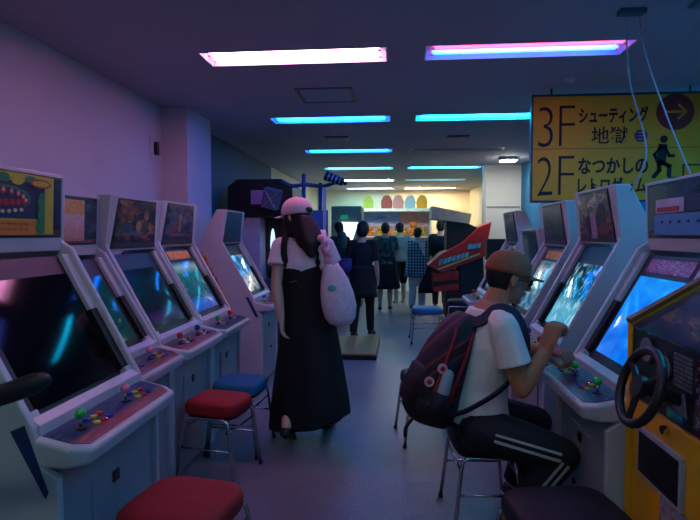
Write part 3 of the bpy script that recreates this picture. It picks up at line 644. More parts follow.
# dance stage with blue frame
bluef = mat('frame blue', (26, 70, 104), .4); tan = mat('stage board', (150, 128, 84), .6, scale=20)
rt = empty('stage_platform', (-.72, 6.33, 0), 'low tan stage platform with dark metal edge on the floor beyond the woman', 'platform')
MB().box(-.5, .5, -.55, .55, 0, .05).build('edge_frame', dark_metal, rt); MB().box(-.48, .48, -.53, .53, .05, .065).build('deck', tan, rt)
rt = empty('lighting_frame', (-1.0, 6.45, .065), 'blue metal lighting frame with a long arm standing on the low stage', 'frame')
MB().tube([(-.14, 0, 0), (-.14, 0, 2.06)], .025, n=12).build('post', bluef, rt, smooth=True); MB().tube([(.05, .1, 0), (.05, .1, 1.96)], .025, n=12).build('post', bluef, rt, smooth=True)
MB().tube(catmull([(-.42, 0, 1.98), (-.3, 0, 1.92), (-.1, 0, 1.93), (.1, .1, 1.92), (.33, 0, 1.99)], 5), .024, n=12).build('arm', bluef, rt, smooth=True)
MB().box(-.2, .12, -.06, .16, 0, .012).build('base_plate', dark_metal, rt)
MB().box(-.07, .15, .06, .085, 1.28, 1.62).build('blue_board', mat('board blue', (24, 90, 150), .4), rt)
MB().box(.09, .13, .04, .06, 1.2, 1.9).build('hanging_strip', mat('strip grey', (170, 165, 175), .5), rt)
rt = empty('spotlight', (-.74, 6.42, 2.05), 'black ribbed spotlight on the right end of the blue frame arm', 'spotlight')
mb = MB(); mb.tube([(-.13, 0, .05), (.09, 0, -.035)], [.06, .045], n=18); sp_ = mb.build('lamp_body', blk, rt)
mb = MB()
for k in range(4): p = V((-.09 + k * .045, 0, .035 - k * .0175)); mb.tube([p, p + V((.012, 0, -.005))], .066 - .003 * k, n=18)
mb.build('cooling_ribs', mat('rib grey', (120, 130, 150), .4), sp_)
MB().sph((.11, 0, -.045), .026).build('hinge_knob', blk, rt, smooth=True)
# white screen machine
rt = empty('video_machine', (-.95, 10.0, 0), 'grey game machine with a glowing white slanted screen in the far left', 'game machine')
MB().box(-.30, .28, .05, .8, 0, 1.93).build('body', mat('machine grey', (92, 96, 92), .5), rt, bevel=.02)
mb = MB(); p = [(-.2, 0, 1.12), (.06, 0, 1.13), (.22, .0, 1.62), (-.16, 0, 1.63)]; mb.hexa(p, [(a, .06, c) for a, b, c in p]); mb.build('screen', mat('white glow', (230, 245, 245), .3, emis=(225, 245, 245), es=.8), rt)
MB().box(-.12, .02, .03, .05, 1.68, 1.76).build('green_label', mat('label green', (20, 150, 100), .5, emis=(20, 160, 110), es=.25), rt)
MB().box(-.3, .3, -.12, .06, .85, 1.0).build('control_shelf', mat('shelf teal', (60, 130, 120), .5), rt, bevel=.02)

# ------------------------------------------------------------------ display unit at the far end
rt = empty('display_cabinet', (-.05, 13.1, 0), 'tall white display unit with ledge and painted sky band at the far end', 'display cabinet')
MB().box(-.95, .9, 0, .6, 0, .9).build('base', mat('unit white', (228, 228, 220), .5), rt)
MB().box(-.95, .9, .45, .6, .9, 2.0).build('back_panel', mat('unit back', (200, 150, 150), .6), rt)
MB().box(-1.3, .92, -.05, .6, 1.96, 2.03).build('ledge', mat('unit ledge', (240, 238, 230), .5), rt)
MB().box(-.9, .1, .40, .45, 1.6, 1.96).build('sky_panel', art_mat('sky mural', [(.4, (60, 130, 200)), (.55, (180, 200, 220)), (.7, (230, 180, 190))], [(0, (220, 170, 170)), (.5, (60, 120, 190)), (1, (120, 180, 220))], .6, 3, 0, 60, stretch=(1, 1, 4)), rt)
for x in (-.95, .86): MB().box(x, x + .04, 0, .6, .9, 1.96).build('upright', mat('unit white', (228, 228, 220), .5), rt)
MB().box(-.91, .86, .02, .42, 1.32, 1.35).build('shelf', mat('unit white', (228, 228, 220), .5), rt)
panels = [(-.72, (160, 190, 70), 'lime'), (-.26, (150, 50, 44), 'brick red'), (.03, (205, 140, 140), 'pink'), (.32, (170, 205, 220), 'pale blue'), (.61, (245, 170, 40), 'orange')]
for x, c, n in panels:
    mb = MB(); pts = [(-.13, 0), (.13, 0), (.14, .18)] + [(.12 * math.cos(a), .20 + .14 * math.sin(a)) for a in [PI * k / 10 for k in range(1, 10)]] + [(-.14, .18)]
    mb.hexa([(px_, 0, z) for px_, z in pts], [(px_, .10, z) for px_, z in pts])
    o = mb.build('arched_box', mat('arched ' + n, c, .5, var=.2, scale=25), None, bevel=.012, loc=(x, 13.2, 2.03)); tag(o, n + ' arch-topped toy box standing on the white ledge at the far end', 'toy box', 'arch-topped boxes on the ledge')
plush_m = mat('plush orange', (225, 110, 20), .8, var=.2, scale=30); plush_y = mat('plush yellow', (190, 140, 40), .8, var=.2, scale=30)
rr = random.Random(5)
for k, x in enumerate((-.64, -.42, -.20, .01, .21, .43, .66)):
    big = 1.5 if k == 5 else 1.0
    mb = MB(); h = .085 * big
    mb.ell((0, 0, h * .9), ((h * .75, 0, 0), (0, h * .6, 0), (0, 0, h * .9))); mb.sph((0, -.01, h * 2.1), h * .68)
    for s_ in (-1, 1): mb.sph((s_ * h * .5, 0, h * 2.65), h * .26); mb.sph((s_ * h * .8, -.03, h * 1.2), h * .28); mb.sph((s_ * h * .45, -.07, h * .3), h * .32)
    o = mb.build('plush_toy', plush_m if k in (0, 2, 5) else plush_y, None, smooth=True, loc=(x - .02, 13.3, 1.35))
    tag(o, ['orange', 'yellow', 'orange', 'yellow', 'mustard', 'large bright orange', 'small yellow'][k] + ' plush toy on the display shelf, ' + ['leftmost', 'second from left', 'third from left', 'fourth from left', 'fifth from left', 'tallest of the row', 'rightmost'][k], 'plush toy', 'plush toys on the display shelf')

# ------------------------------------------------------------------ red ride machine
rt = empty('ride_machine', (1.0, 8.75, 0), 'red and black cockpit ride machine with sloping grey roof in the far right', 'ride machine')
redp = mat('ride red', (200, 40, 36), .4, scale=6); gy = mat('roof grey', (190, 176, 156), .6)
k_ = 530 / 8.75
def RX(px, py):  # local x,z of a point on the front plane of this machine
    return ((px - 397) / k_ * 1.005 - 1.0 + .02 * 0, 1.38 - (py - 235) / k_)
def ext(pts, y0, y1, m, nm, par, bv=.01):
    mb = MB(); p = [RX(*a) for a in pts]; mb.hexa([(x, y0, z) for x, z in p], [(x, y1, z) for x, z in p]); return mb.build(nm, m, par, bevel=bv)
ext([(431, 206), (470, 214), (468, 224), (431, 219)], .05, .65, gy, 'roof', rt)
ext([(446, 221), (468, 224), (477, 228), (480, 240), (458, 262), (446, 262)], .08, .6, blk, 'cockpit_shell', rt)
wd = ext([(427, 265), (441, 253), (460, 243), (477, 227), (489, 222), (483, 256), (442, 273)], 0, .62, redp, 'side_wing', rt, .015)
ext([(433, 273), (458, 270), (459, 290), (434, 292)], .05, .55, redp, 'base_front', rt)
ext([(432, 282), (459, 279), (459, 283), (432, 286)], .03, .05, blk, 'bumper_strip', rt, .002)
ext([(446, 292), (480, 290), (480, 318), (446, 320)], .08, .6, blk, 'plinth', rt)
ext([(458, 262), (482, 257), (484, 290), (460, 292)], .1, .55, mat('seat dark', (20, 28, 40), .5), 'seat_box', rt)
rr = random.Random(9); cy = mat('lettering cyan', (60, 190, 190), .5); 
mb = MB()
for k in range(7):
    px_, py_ = 438 + k * 4.2, 265 - k * 1.3; h = 5.5 - .2 * k
    p = [RX(px_, py_), RX(px_ + 3.2, py_ - 1), RX(px_ + 4.2, py_ - 1 - h), RX(px_ + 1.0, py_ - h)]; mb.hexa([(a, -.012, b) for a, b in p], [(a, .0, b) for a, b in p])
for k in range(3):
    px_, py_ = 466 + k * 4.3, 249 - k * .5; p = [RX(px_, py_), RX(px_ + 3.6, py_ - .5), RX(px_ + 4.4, py_ - 5), RX(px_ + .9, py_ - 4.6)]; mb.hexa([(a, -.012, b) for a, b in p], [(a, 0, b) for a, b in p])
mb.build('lettering', cy, wd)
mb = MB(); p = [RX(437, 270), RX(478, 254), RX(478, 252.5), RX(437, 268.5)]; mb.hexa([(a, -.012, b) for a, b in p], [(a, 0, b) for a, b in p]); mb.build('wing_stripe', mat('stripe lemon', (200, 190, 110), .5), wd)
# small terminal between ride machine and right cabinets
rt = empty('monitor_stand', (1.30, 7.2, 0), 'dark small monitor on a stand beyond the last right cabinet', 'monitor')
MB().box(-.12, .14, -.1, .1, 1.05, 1.33).build('monitor', blk, rt, bevel=.01); MB().tube([(0, 0, .02), (0, 0, 1.05)], .025).build('pole', dark_metal, rt); MB().box(-.18, .18, -.18, .18, 0, .02).build('base', dark_metal, rt)

#@@PEOPLE-START
# ------------------------------------------------------------------ people
def nrm(v): return V(v).normalized()
def limb(mb, pts, rad, n=14, k=3): mb.tube(catmull(pts, k), interp(list(rad), k), n=n, round_ends=True)
def hand(mb, w, d, pn, t, curl, s=1.0, thumb=.5):
    """w wrist, d finger direction, pn way the palm faces, t thumb side"""
    w = V(w); d = nrm(d); pn = V(pn); pn = nrm(pn - d * pn.dot(d)); t = V(t); t = nrm(t - d * t.dot(d) - pn * t.dot(pn))
    secs = []
    for a, hw, ht in ((-.02, .026, .021), (.01, .028, .019), (.04, .038, .017), (.07, .042, .015), (.088, .040, .012)):
        secs.append((w + d * a * s, t * hw * s, pn * ht * s))
    mb.loft(secs, n=16)
    for off, ln, sp in ((.031, .070, .06), (.0105, .078, .02), (-.0105, .074, -.02), (-.031, .058, -.07)):
        p = w + d * .072 * s + t * off * s; dd = nrm(d + t * sp); ang = 0; pts = [p, p + dd * .016 * s]
        for j, (fr, a_) in enumerate(((.42, 62), (.32, 78), (.26, 45))):
            ang += math.radians(a_ * curl); e = dd * math.cos(ang) + pn * math.sin(ang); pts.append(pts[-1] + e * ln * fr * s)
        mb.tube(pts, [.0095 * s, .0092 * s, .0082 * s, .0075 * s, .0062 * s], n=10, round_ends=True)
    p = w + d * .018 * s + t * .026 * s; e1 = nrm(d * .75 + t * .75 + pn * (.2 + .5 * curl * thumb)); e2 = nrm(d * .9 + t * (.35 - .9 * curl * thumb) + pn * (.1 + 1.1 * curl * thumb)); e3 = nrm(d * .8 + t * (.1 - 1.3 * curl * thumb) + pn * (.1 + 1.0 * curl * thumb))
    mb.tube([p - d * .01, p + e1 * .036 * s, p + e1 * .036 * s + e2 * .030 * s, p + e1 * .036 * s + e2 * .03 * s + e3 * .024 * s], [.014 * s, .0115 * s, .0098 * s, .0075 * s], n=10, round_ends=True)
def head(mb, c, fd, up, s=1.0):
    c = V(c); f_ = nrm(fd); u = V(up); u = nrm(u - f_ * u.dot(f_)); r = f_.cross(u)
    mb.ell(c + u * .022 * s - f_ * .008 * s, (r * .074 * s, f_ * .094 * s, u * .094 * s))
    mb.ell(c - u * .045 * s + f_ * .022 * s, (r * .056 * s, f_ * .062 * s, u * .066 * s))
    mb.ell(c - u * .090 * s + f_ * .058 * s, (r * .026 * s, f_ * .022 * s, u * .020 * s))   # chin
    mb.ell(c - u * .005 * s + f_ * .060 * s, (r * .058 * s, f_ * .028 * s, u * .05 * s))    # cheeks
    mb.tube([c + u * .012 * s + f_ * .086 * s, c - u * .014 * s + f_ * .098 * s, c - u * .030 * s + f_ * .106 * s], [.009 * s, .011 * s, .0135 * s], round_ends=True)
    mb.ell(c + u * .022 * s + f_ * .080 * s, (r * .05 * s, f_ * .014 * s, u * .009 * s))    # brow
    for k, zz in ((0, -.052), (1, -.062)): mb.ell(c + u * zz * s + f_ * .084 * s, (r * .022 * s, f_ * .010 * s, u * .006 * s))
    for sx in (-1, 1):
        mb.ell(c - u * .008 * s - f_ * .006 * s + r * sx * .077 * s, (r * .010 * s, f_ * .017 * s, u * .030 * s))
        mb.ell(c - u * .034 * s + f_ * .098 * s + r * sx * .010 * s, (r * .008 * s, f_ * .008 * s, u * .007 * s))
    return c, f_, u, r
def eyes(parent, off, c, f_, u, r, s=1.0):
    for sx in (-1, 1):
        p = c + u * .004 * s + f_ * .079 * s + r * sx * .031 * s
        e = MB().sph(p, .0115 * s).build('eye', mat('eye white', (225, 220, 215), .3), parent, off, smooth=True)
        MB().sph(p + f_ * .0065 * s, .0062 * s).build('iris', mat('iris', (24, 16, 12), .2), e, off, smooth=True)
def torso_secs(J, grow=0, lo=0, hi=1, s=1):
    """rings from the crotch (0) to the neck base (1)"""
    pel, wai, che, nek, S, Fd = J['pelvis'], J['waist'], J['chest'], J['neck'], J['side'], J['fwd']
    path = [pel - V((0, 0, .06 * s)), pel, wai, che, che * .45 + nek * .55, nek]
    hw = [.12, .160, .128, .158, .150, .058]; hd = [.085, .112, .098, .118, .085, .055]
    pts = catmull(path, 4); hws = interp(hw, 4); hds = interp(hd, 4); N = len(pts) - 1; out = []
    for i, p in enumerate(pts):
        a = i / N
        if a < lo or a > hi: continue
        t = nrm(pts[min(i + 1, N)] - pts[max(i - 1, 0)]); Fw = nrm(Fd - t * Fd.dot(t))
        out.append((p, S * (hws[i] * s * J.get('wide', 1) + grow), Fw * (hds[i] * s * J.get('deep', 1) + grow)))
    return out
def person_body(J, root, off, s=1, voxel=.006, m=skin_m):
    mb = MB(); mb.loft(torso_secs(J, s=s), n=22)
    hc = J['head']; mb.tube([J['neck'] - V((0, 0, .03)), J['neck'] * .5 + hc * .5, hc - V((0, 0, .02))], [.062 * s, .052 * s, .055 * s], n=14)
    H = head(mb, hc, J['face'], J.get('hup', (0, 0, 1)), s)
    for k in 'LR':
        sh, el, wr = J['sh' + k], J['el' + k], J['wr' + k]
        limb(mb, [J['neck'] * .55 + sh * .45 - V((0, 0, .03)), sh], [.05 * s, .055 * s]); limb(mb, [sh, sh * .5 + el * .5, el], [.053 * s, .046 * s, .037 * s]); limb(mb, [el, el * .65 + wr * .35, wr], [.038 * s, .040 * s, .026 * s])
        if 'hd' + k in J: h = J['hd' + k]; hand(mb, wr, h[0], h[1], h[2], h[3], s * h[4] if len(h) > 4 else s)
        hi, kn, an, toe = J['hi' + k], J['kn' + k], J['an' + k], J['toe' + k]
        limb(mb, [hi, hi * .55 + kn * .45, kn], [.088 * s, .074 * s, .055 * s]); limb(mb, [kn, kn * .68 + an * .32, an], [.054 * s, .055 * s, .035 * s])
        limb(mb, [an - V((0, 0, .02)), an * .4 + toe * .6, toe], [.036 * s, .034 * s, .026 * s])
    b = remesh(mb, 'body', m, root, voxel, 2, off)
    eyes(b, off, *H, s)
    return H
def shirt(J, root, off, m, s=1, sl=.55, grow=.014, lo=.12, voxel=.008, nm='shirt', flare=1.25, hem=None):
    mb = MB(); secs = torso_secs(J, grow, lo, .93, s)
    if hem: p, a, b = secs[0]; secs = [(p + V(hem), a * 1.03, b * 1.05)] + secs
    mb.loft(secs, n=24)
    for k in 'LR':
        sh, el, wr = J['sh' + k], J['el' + k], J['wr' + k]
        mb.tube([J['neck'] * .5 + sh * .5 - V((0, 0, .02)), sh], [.058 * s, .064 * s], round_ends=True)
        if sl <= 1: e = sh + (el - sh) * sl; mb.tube([sh, sh * .5 + e * .5, e], [.064 * s, .060 * s * flare ** .5, .056 * s * flare], n=16)
        else: e = el + (wr - el) * (sl - 1); mb.tube([sh, el, e], [.064 * s, .050 * s, .042 * s], n=16)
    return remesh(mb, nm, m, root, voxel, 3, off)
def trousers(J, root, off, m, s=1, cuff=.95, w=1.0, voxel=.008, nm='trousers'):
    mb = MB(); mb.loft(torso_secs(J, .010, 0, .36, s), n=22)
    for k in 'LR':
        hi, kn, an = J['hi' + k], J['kn' + k], J['an' + k]; e = kn + (an - kn) * cuff
        limb(mb, [hi, hi * .5 + kn * .5, kn], [.100 * s * w, .088 * s * w, .070 * s * w]); mb.tube([kn, kn * .6 + e * .4, e], [.068 * s * w, .066 * s * w, .054 * s * w], n=16)
    return remesh(mb, nm, m, root, voxel, 3, off)
def shoe(J, k, root, off, m, s=1, sole=None):
    an, toe = J['an' + k], J['toe' + k]; d = nrm(toe - an); dh = nrm(V((d.x, d.y, min(d.z, -.05) if False else d.z)))
    heel = an - nrm(V((toe.x - an.x, toe.y - an.y, 0))) * .035 * s; up = J.get('upf' + k, V((0, 0, 1)))
    q0 = heel - up * .035 * s; mb = MB(); fw = nrm(toe - q0); rt_ = fw.cross(V(up)).normalized(); upv = rt_.cross(fw); Lf = (toe - q0).length
    sec = []
    for a, hw, hh in ((-.12, .018, .02), (-.02, .034, .036), (.25, .036, .046), (.55, .042, .034), (.85, .042, .026), (1.08, .030, .018), (1.16, .014, .010)):
        sec.append((q0 + fw * a * Lf + upv * hh * .6 * s, rt_ * hw * s, upv * hh * s))
    mb.loft(sec, n=16); o = mb.build('shoe', m, root, off, smooth=True)
    if sole:
        mb = MB(); ss = [(q0 + fw * a * Lf - upv * .004 * s, rt_ * hw * 1.04 * s, fw * .001) for a, hw in ((0, .03), (1, .04))]
        a = [q0 + fw * t_ * Lf + rt_ * w_ * s + upv * (-.012) for t_, w_ in ((-.13, -.016), (.0, -.036), (.5, -.042), (.9, -.044), (1.17, -.014), (1.17, .014), (.9, .044), (.5, .042), (.0, .036), (-.13, .016))]
        mb.hexa(a, [v + upv * .016 for v in a]); mb.build('sole', sole, o, off)
    return o
def hair_cap(H, root, off, m, s=1, long=0, front=.25, name='hair'):
    c, f_, u, r = H; mb = MB()
    mb.ell(c + u * .035 * s - f_ * .020 * s, (r * .084 * s, f_ * .096 * s, u * .098 * s))
    mb.ell(c - u * .02 * s - f_ * .045 * s, (r * .078 * s, f_ * .062 * s, u * .085 * s))
    for sx in (-1, 1): mb.ell(c + u * .01 * s - f_ * .02 * s + r * sx * .06 * s, (r * .024 * s, f_ * .045 * s, u * .06 * s))
    if long: mb.loft([(c - u * .02 * s - f_ * .05 * s, r * .075 * s, f_ * .05 * s), (c - u * .12 * s - f_ * .06 * s, r * .085 * s, f_ * .045 * s), (c - u * (.12 + long) * s - f_ * .065 * s, r * .06 * s, f_ * .03 * s)], n=16)
    return remesh(mb, name, m, root, .007, 3, off)
def baseball_cap(H, root, off, m, s=1, tilt=0, brim_len=.075, panel=None):
    c, f_, u, r = H; c0 = c + u * .038 * s - f_ * .008 * s; mb = MB(); rs = []; n = 28
    for k in range(10):
        t = k / 9 * PI / 2 * .985; R_ = math.cos(t) ** .85; rs.append([c0 + r * (.087 * s * R_ * math.cos(2 * PI * i / n)) + f_ * (.104 * s * R_ * math.sin(2 * PI * i / n)) + u * (.088 * s * math.sin(t)) for i in range(n)])
    rs.insert(0, [c0 + r * (.086 * s * math.cos(2 * PI * i / n)) + f_ * (.103 * s * math.sin(2 * PI * i / n)) - u * .018 * s for i in range(n)])
    mb.rings(rs); cp = mb.build('cap', m, root, off, smooth=True)
    MB().sph(c0 + u * .090 * s, .007 * s).build('cap_button', m, cp, off, smooth=True)
    mb = MB(); a = []; b = []
    for i in range(13):
        t = (i / 12 - .5) * 2; x = .078 * t; y = .085 * math.sqrt(max(0, 1 - (t * .82) ** 2)) + .012; a.append((x, y))
    outl = a + [(x, y + brim_len * math.sqrt(max(0, 1 - t2 * t2)) ** .8) for (x, y), t2 in [((.078 * (1 - 2 * i / 12), a[12 - i][1]), (1 - 2 * i / 12)) for i in range(13)]]
    P_ = [c0 + r * x * s + f_ * y * s - u * (.012 + .018 * abs(x / .078) ** 2 + .12 * max(0, y - .09)) * s for x, y in outl]
    nn = 13
    lo = [p for p in P_]; hi_ = [p + u * .005 * s for p in P_]
    vs = lo + hi_; fs = []
    for i in range(12):
        fs.append((i, i + 1, 24 - i, 25 - i)); fs.append((26 + i, 26 + i + 1, 26 + 24 - i, 26 + 25 - i))
    for i in range(26): fs.append((i, (i + 1) % 26, 26 + (i + 1) % 26, 26 + i))
    mb.add(vs, fs); mb.build('brim', m, cp, off, smooth=False)
    return cp, c0

# ---- the woman walking away
L_ = V((-.62, 3.50, 0))
rt = empty('person', L_, 'woman in pink cap, white tee and long black pinafore dress walking down the aisle', 'person')
cx = -.625
J = dict(pelvis=V((-.60, 3.50, .86)), waist=V((-.605, 3.50, 1.02)), chest=V((-.615, 3.50, 1.18)), neck=V((-.63, 3.51, 1.37)), head=V((-.672, 3.52, 1.494)), side=V((1, .08, 0)).normalized(), fwd=V((-.08, 1, 0)).normalized(),
    face=V((-.83, .50, -.10)), wide=.93,
    shL=V((-.775, 3.49, 1.305)), elL=V((-.79, 3.42, 1.05)), wrL=V((-.748, 3.37, .83)), shR=V((-.475, 3.51, 1.31)), elR=V((-.415, 3.55, 1.08)), wrR=V((-.43, 3.72, 1.17)),
    hdL=(V((.10, .1, -1)), V((1, 0, .1)), V((.0, 1, 0)), .35, .92), hdR=(V((0, .35, .9)), V((-1, 0, 0)), V((0, -1, .5)), .9, .9),
    hiL=V((-.68, 3.49, .84)), knL=V((-.70, 3.52, .46)), anL=V((-.705, 3.315, .145)), toeL=V((-.70, 3.43, .028)), hiR=V((-.52, 3.51, .84)), knR=V((-.50, 3.60, .45)), anR=V((-.485, 3.62, .085)), toeR=V((-.475, 3.78, .028)))
Hw = person_body(J, rt, L_, .96, .0045)
tee = mat('tee white', (222, 204, 214), .85, var=.04, bump=.1, scale=30)
shirt(J, rt, L_, tee, .96, sl=.50, grow=.016, lo=.35, nm='tee_shirt', flare=1.45, voxel=.006)
blackc = mat('dress black', (7, 7, 9), .8, var=.15, scale=20)
mb = MB(); n = 64; rs = []
prof = [(1.205, -.612, .160, .134), (1.14, -.61, .163, .138), (1.05, -.605, .158, .134), (.98, -.60, .160, .134), (.90, -.60, .172, .142), (.78, -.595, .190, .150), (.62, -.590, .212, .165), (.45, -.588, .236, .185), (.28, -.590, .262, .205), (.16, -.592, .275, .215)]
for i, (z, x, a, b) in enumerate(prof):
    fold = max(0, (1.0 - z)) * .055
    ring = []
    for j in range(n):
        t = 2 * PI * j / n; k = 1 + fold * (math.sin(9 * t + 1.1) * .6 + math.sin(5 * t + i * .12) * .6); zz = z + (.05 * abs(math.cos(t)) ** .7 - .06 if i == 0 else 0) - (.03 if i == 1 else 0)
        if z < .3: zz = z + .05 * math.cos(t - .3) * (1 if z < .2 else .4) - (.03 if z < .2 else 0)
        ring.append(V((x + a * k * math.cos(t), 3.505 + b * k * math.sin(t), zz)))
    rs.append(ring)
top = rs[0]; c0 = sum(top, V()) / n
rs2 = rs[::-1]; mb.rings(rs2, cap=False); dr = mb.build('pinafore_dress', blackc, rt, L_, smooth=True)
so = dr.modifiers.new('thick', 'SOLIDIFY'); so.thickness = .006; sd = dr.modifiers.new('sub', 'SUBSURF'); sd.levels = 1; sd.render_levels = 1
for sx, pts in ((-1, [(-.715, 3.405, 1.17), (-.735, 3.405, 1.26), (-.735, 3.44, 1.355), (-.725, 3.52, 1.385), (-.70, 3.60, 1.30), (-.68, 3.625, 1.18)]), (1, [(-.515, 3.405, 1.17), (-.50, 3.41, 1.26), (-.51, 3.45, 1.355), (-.52, 3.52, 1.385), (-.53, 3.60, 1.3), (-.54, 3.625, 1.18)])):
    mb = MB(); pp = catmull(pts, 5); rs = []
    for i, p in enumerate(pp):
        t = nrm(pp[min(i + 1, len(pp) - 1)] - pp[max(i - 1, 0)]); sd_ = nrm(V((1, 0, 0)) - t * t.x); nn_ = t.cross(sd_)
        rs.append([p + sd_ * a + nn_ * b for a, b in ((-.02, -.005), (.02, -.005), (.02, .005), (-.02, .005))])
    mb.rings(rs); mb.build('shoulder_strap', blackc, dr, L_)
MB().tube([(-.69, 3.372, 1.075), (-.64, 3.365, 1.085)], .006, n=8).build('strap_buckle', chrome, dr, L_)
hairm = mat('hair dark auburn', (26, 9, 14), .45, var=.3, scale=60)
c, f_, u, r = Hw
mb = MB(); mb.ell(c + u * .01 - f_ * .028, (r * .080, f_ * .082, u * .095)); mb.ell(c - u * .04 - f_ * .028, (r * .072, f_ * .066, u * .075)); mb.ell(c - u * .030 + f_ * .018 - r * .050, (r * .040, f_ * .052, u * .082)); mb.ell(c - u * .09 + f_ * .0 - r * .03, (r * .05, f_ * .055, u * .05))
for k in range(15):
    a = (k - 7) / 7; rr_ = .028 * (1 - .25 * abs(a)); bulge = .045 * (1 - a * a)
    top_ = V((-.625 + a * .055, 3.475 - bulge * .9, 1.49)); mid_ = V((-.590 + a * .070, 3.44 - bulge * .8, 1.41)); low_ = V((-.560 + a * .072, 3.40 - bulge * .6, 1.33)); tip_ = V((-.545 + a * .035, 3.385 - bulge * .4, 1.245 + .03 * a * a + .012 * math.sin(k * 2.3)))
    mb.tube(catmull([top_, mid_, low_, tip_], 4), interp([rr_, rr_, rr_ * .85, .007], 4), n=9, round_ends=True)
remesh(mb, 'hair', hairm, rt, .006, 2, L_)
capm = art_mat('cap pink', [(.4, (236, 190, 205)), (.52, (225, 150, 175)), (.6, (245, 225, 230)), (.7, (215, 130, 160))], [(0, (225, 200, 210)), (1, (232, 180, 196))], .5, 9, 0, 70, rough=.8, coat=0)
cp, c0_ = baseball_cap(Hw, rt, L_, capm, 1.10, brim_len=.072)
p_ = c0_ - f_ * .108 - u * .002; mb = MB(); mb.ell(p_, (r * .036, f_ * .010, u * .020)); mb.build('cap_opening', black_plastic, cp, L_, smooth=True)
for k in 'LR': shoe(J, k, rt, L_, mat('sandal black', (20, 18, 20), .5), .95, mat('sandal sole', (26, 22, 24), .7))
# tote bag with ruffled strap, carried on her shoulder
bagm = art_mat('tote cloth', [(.38, (226, 205, 214)), (.5, (206, 150, 172)), (.58, (240, 228, 232)), (.7, (190, 120, 150))], [(0, (225, 205, 214)), (1, (232, 205, 218))], .5, 10, 0, 71, rough=.85, coat=0)
bl = V((-.385, 3.40, .80))
br = empty('tote_bag', bl, 'pale pink patterned tote bag with chunky ruffled strap hanging from the woman\'s right shoulder', 'bag')
mb = MB(); axv = V((.05, 0, 0)); secs = []
for z, a, b, x in ((.79, .03, .02, .02), (.80, .07, .045, .02), (.84, .098, .07, .015), (.92, .112, .085, .008), (1.00, .106, .082, -.004), (1.08, .088, .066, -.018), (1.15, .062, .045, -.032), (1.185, .04, .028, -.04)):
    secs.append((V((-.378 + x + .0, 3.37, z + .01)), V((a, .02, 0)), V((-.01, b, 0))))
mb.loft(secs, n=28); bd = mb.build('bag_body', bagm, br, bl, smooth=True)
MB().ell((-.405, 3.292, 1.045), ((.028, 0, 0), (0, .006, 0), (0, 0, .024))).build('round_patch', mat('patch teal', (90, 170, 160), .5), bd, bl, smooth=True)
for dx in (-.04, .03):
    mb = MB(); pts = catmull([(-.435 + dx, 3.37, 1.17), (-.45 + dx * .8, 3.375, 1.25), (-.475 + dx * .6, 3.40, 1.33), (-.495 + dx * .3, 3.47, 1.395), (-.49 + dx * .3, 3.56, 1.37), (-.45, 3.61, 1.25), (-.42, 3.50, 1.15)], 5)
    mb.tube(pts, [.017 + .005 * math.sin(i * 1.9) for i in range(len(pts))], n=10, round_ends=True); mb.build('bag_strap', bagm, bd, bl, smooth=True)
mb = MB()
for k in range(7): t = k / 6; mb.sph((-.485 + .075 * t + .012 * math.sin(k * 2.1), 3.36, 1.36 - .17 * t), .024 + .004 * math.sin(k * 3))
mb.build('ruffle', mat('ruffle pink', (228, 160, 180), .8, var=.2, scale=40), bd, bl, smooth=True)

# ---- the man playing, seated on a stool
L_ = V((.40, 2.36, 0))
rt = empty('person', L_, 'seated man in brown cap, glasses and white tee, fist raised before the arcade screen', 'person')
Fd = V((.97, .24, 0)).normalized(); S = V((Fd.y, -Fd.x, 0))
J = dict(pelvis=V((.355, 2.37, .555)), waist=V((.36, 2.375, .72)), chest=V((.395, 2.38, .89)), neck=V((.425, 2.385, 1.085)), head=V((.493, 2.40, 1.188)), side=S, fwd=Fd, face=V((.95, .22, -.20)), hup=V((.2, .05, 1)), wide=1.0, deep=1.08,
    shR=V((.44, 2.215, 1.0)), elR=V((.505, 2.175, .755)), wrR=V((.615, 2.23, .905)), hdR=(V((.28, .06, .95)), V((.85, .35, -.2)), V((-.3, .9, 0)), 1.0, 1.2),
    shL=V((.46, 2.55, .98)), elL=V((.58, 2.60, .78)), wrL=V((.715, 2.525, .835)), hdL=(V((.70, -.70, -.02)), V((0, .1, -1)), V((-.7, -.7, 0)), .85, 1.05),
    hiR=V((.36, 2.27, .55)), knR=V((.665, 2.165, .495)), anR=V((.47, 2.19, .105)), toeR=V((.60, 2.22, .03)), upfR=V((0, 0, 1)),
    hiL=V((.37, 2.46, .555)), knL=V((.66, 2.53, .50)), anL=V((.60, 2.58, .09)), toeL=V((.73, 2.61, .03)))
KM = 1.06
def far_(q): return V((q.x * KM, q.y * KM, 1.38 + (q.z - 1.38) * KM))
for k_m in ('pelvis', 'waist', 'chest', 'neck', 'head', 'shR', 'elR', 'wrR', 'shL', 'elL', 'wrL', 'hiR', 'knR', 'hiL', 'knL'): J[k_m] = far_(J[k_m])
J['pelvis'].z += .015
for a_, q_ in (('wrL', (.690, 2.505, .845)), ('elL', (.575, 2.73, .80)), ('anR', (.50, 2.36, .105)), ('toeR', (.62, 2.39, .03)), ('anL', (.60, 2.74, .09)), ('toeL', (.72, 2.76, .03))): J[a_] = V(q_)
Hm = person_body(J, rt, L_, 1.04, .0042, skin_b)
shirtm = mat('tee grey white', (232, 222, 210), .85, var=.05, scale=14, bump=.15)
shirt(J, rt, L_, shirtm, 1.03, sl=.62, grow=.022, lo=.16, nm='tee_shirt', flare=1.30, voxel=.006, hem=(.0, 0, -.0))
trk = mat('track trousers navy', (10, 12, 22), .75, var=.15, scale=20)
tr_ = trousers(J, rt, L_, trk, 1.04, cuff=.93, w=1.03, voxel=.007)
strp = mat('white stripe', (180, 180, 176), .7)
hi, kn, an = J['hiR'], J['knR'], J['anR']
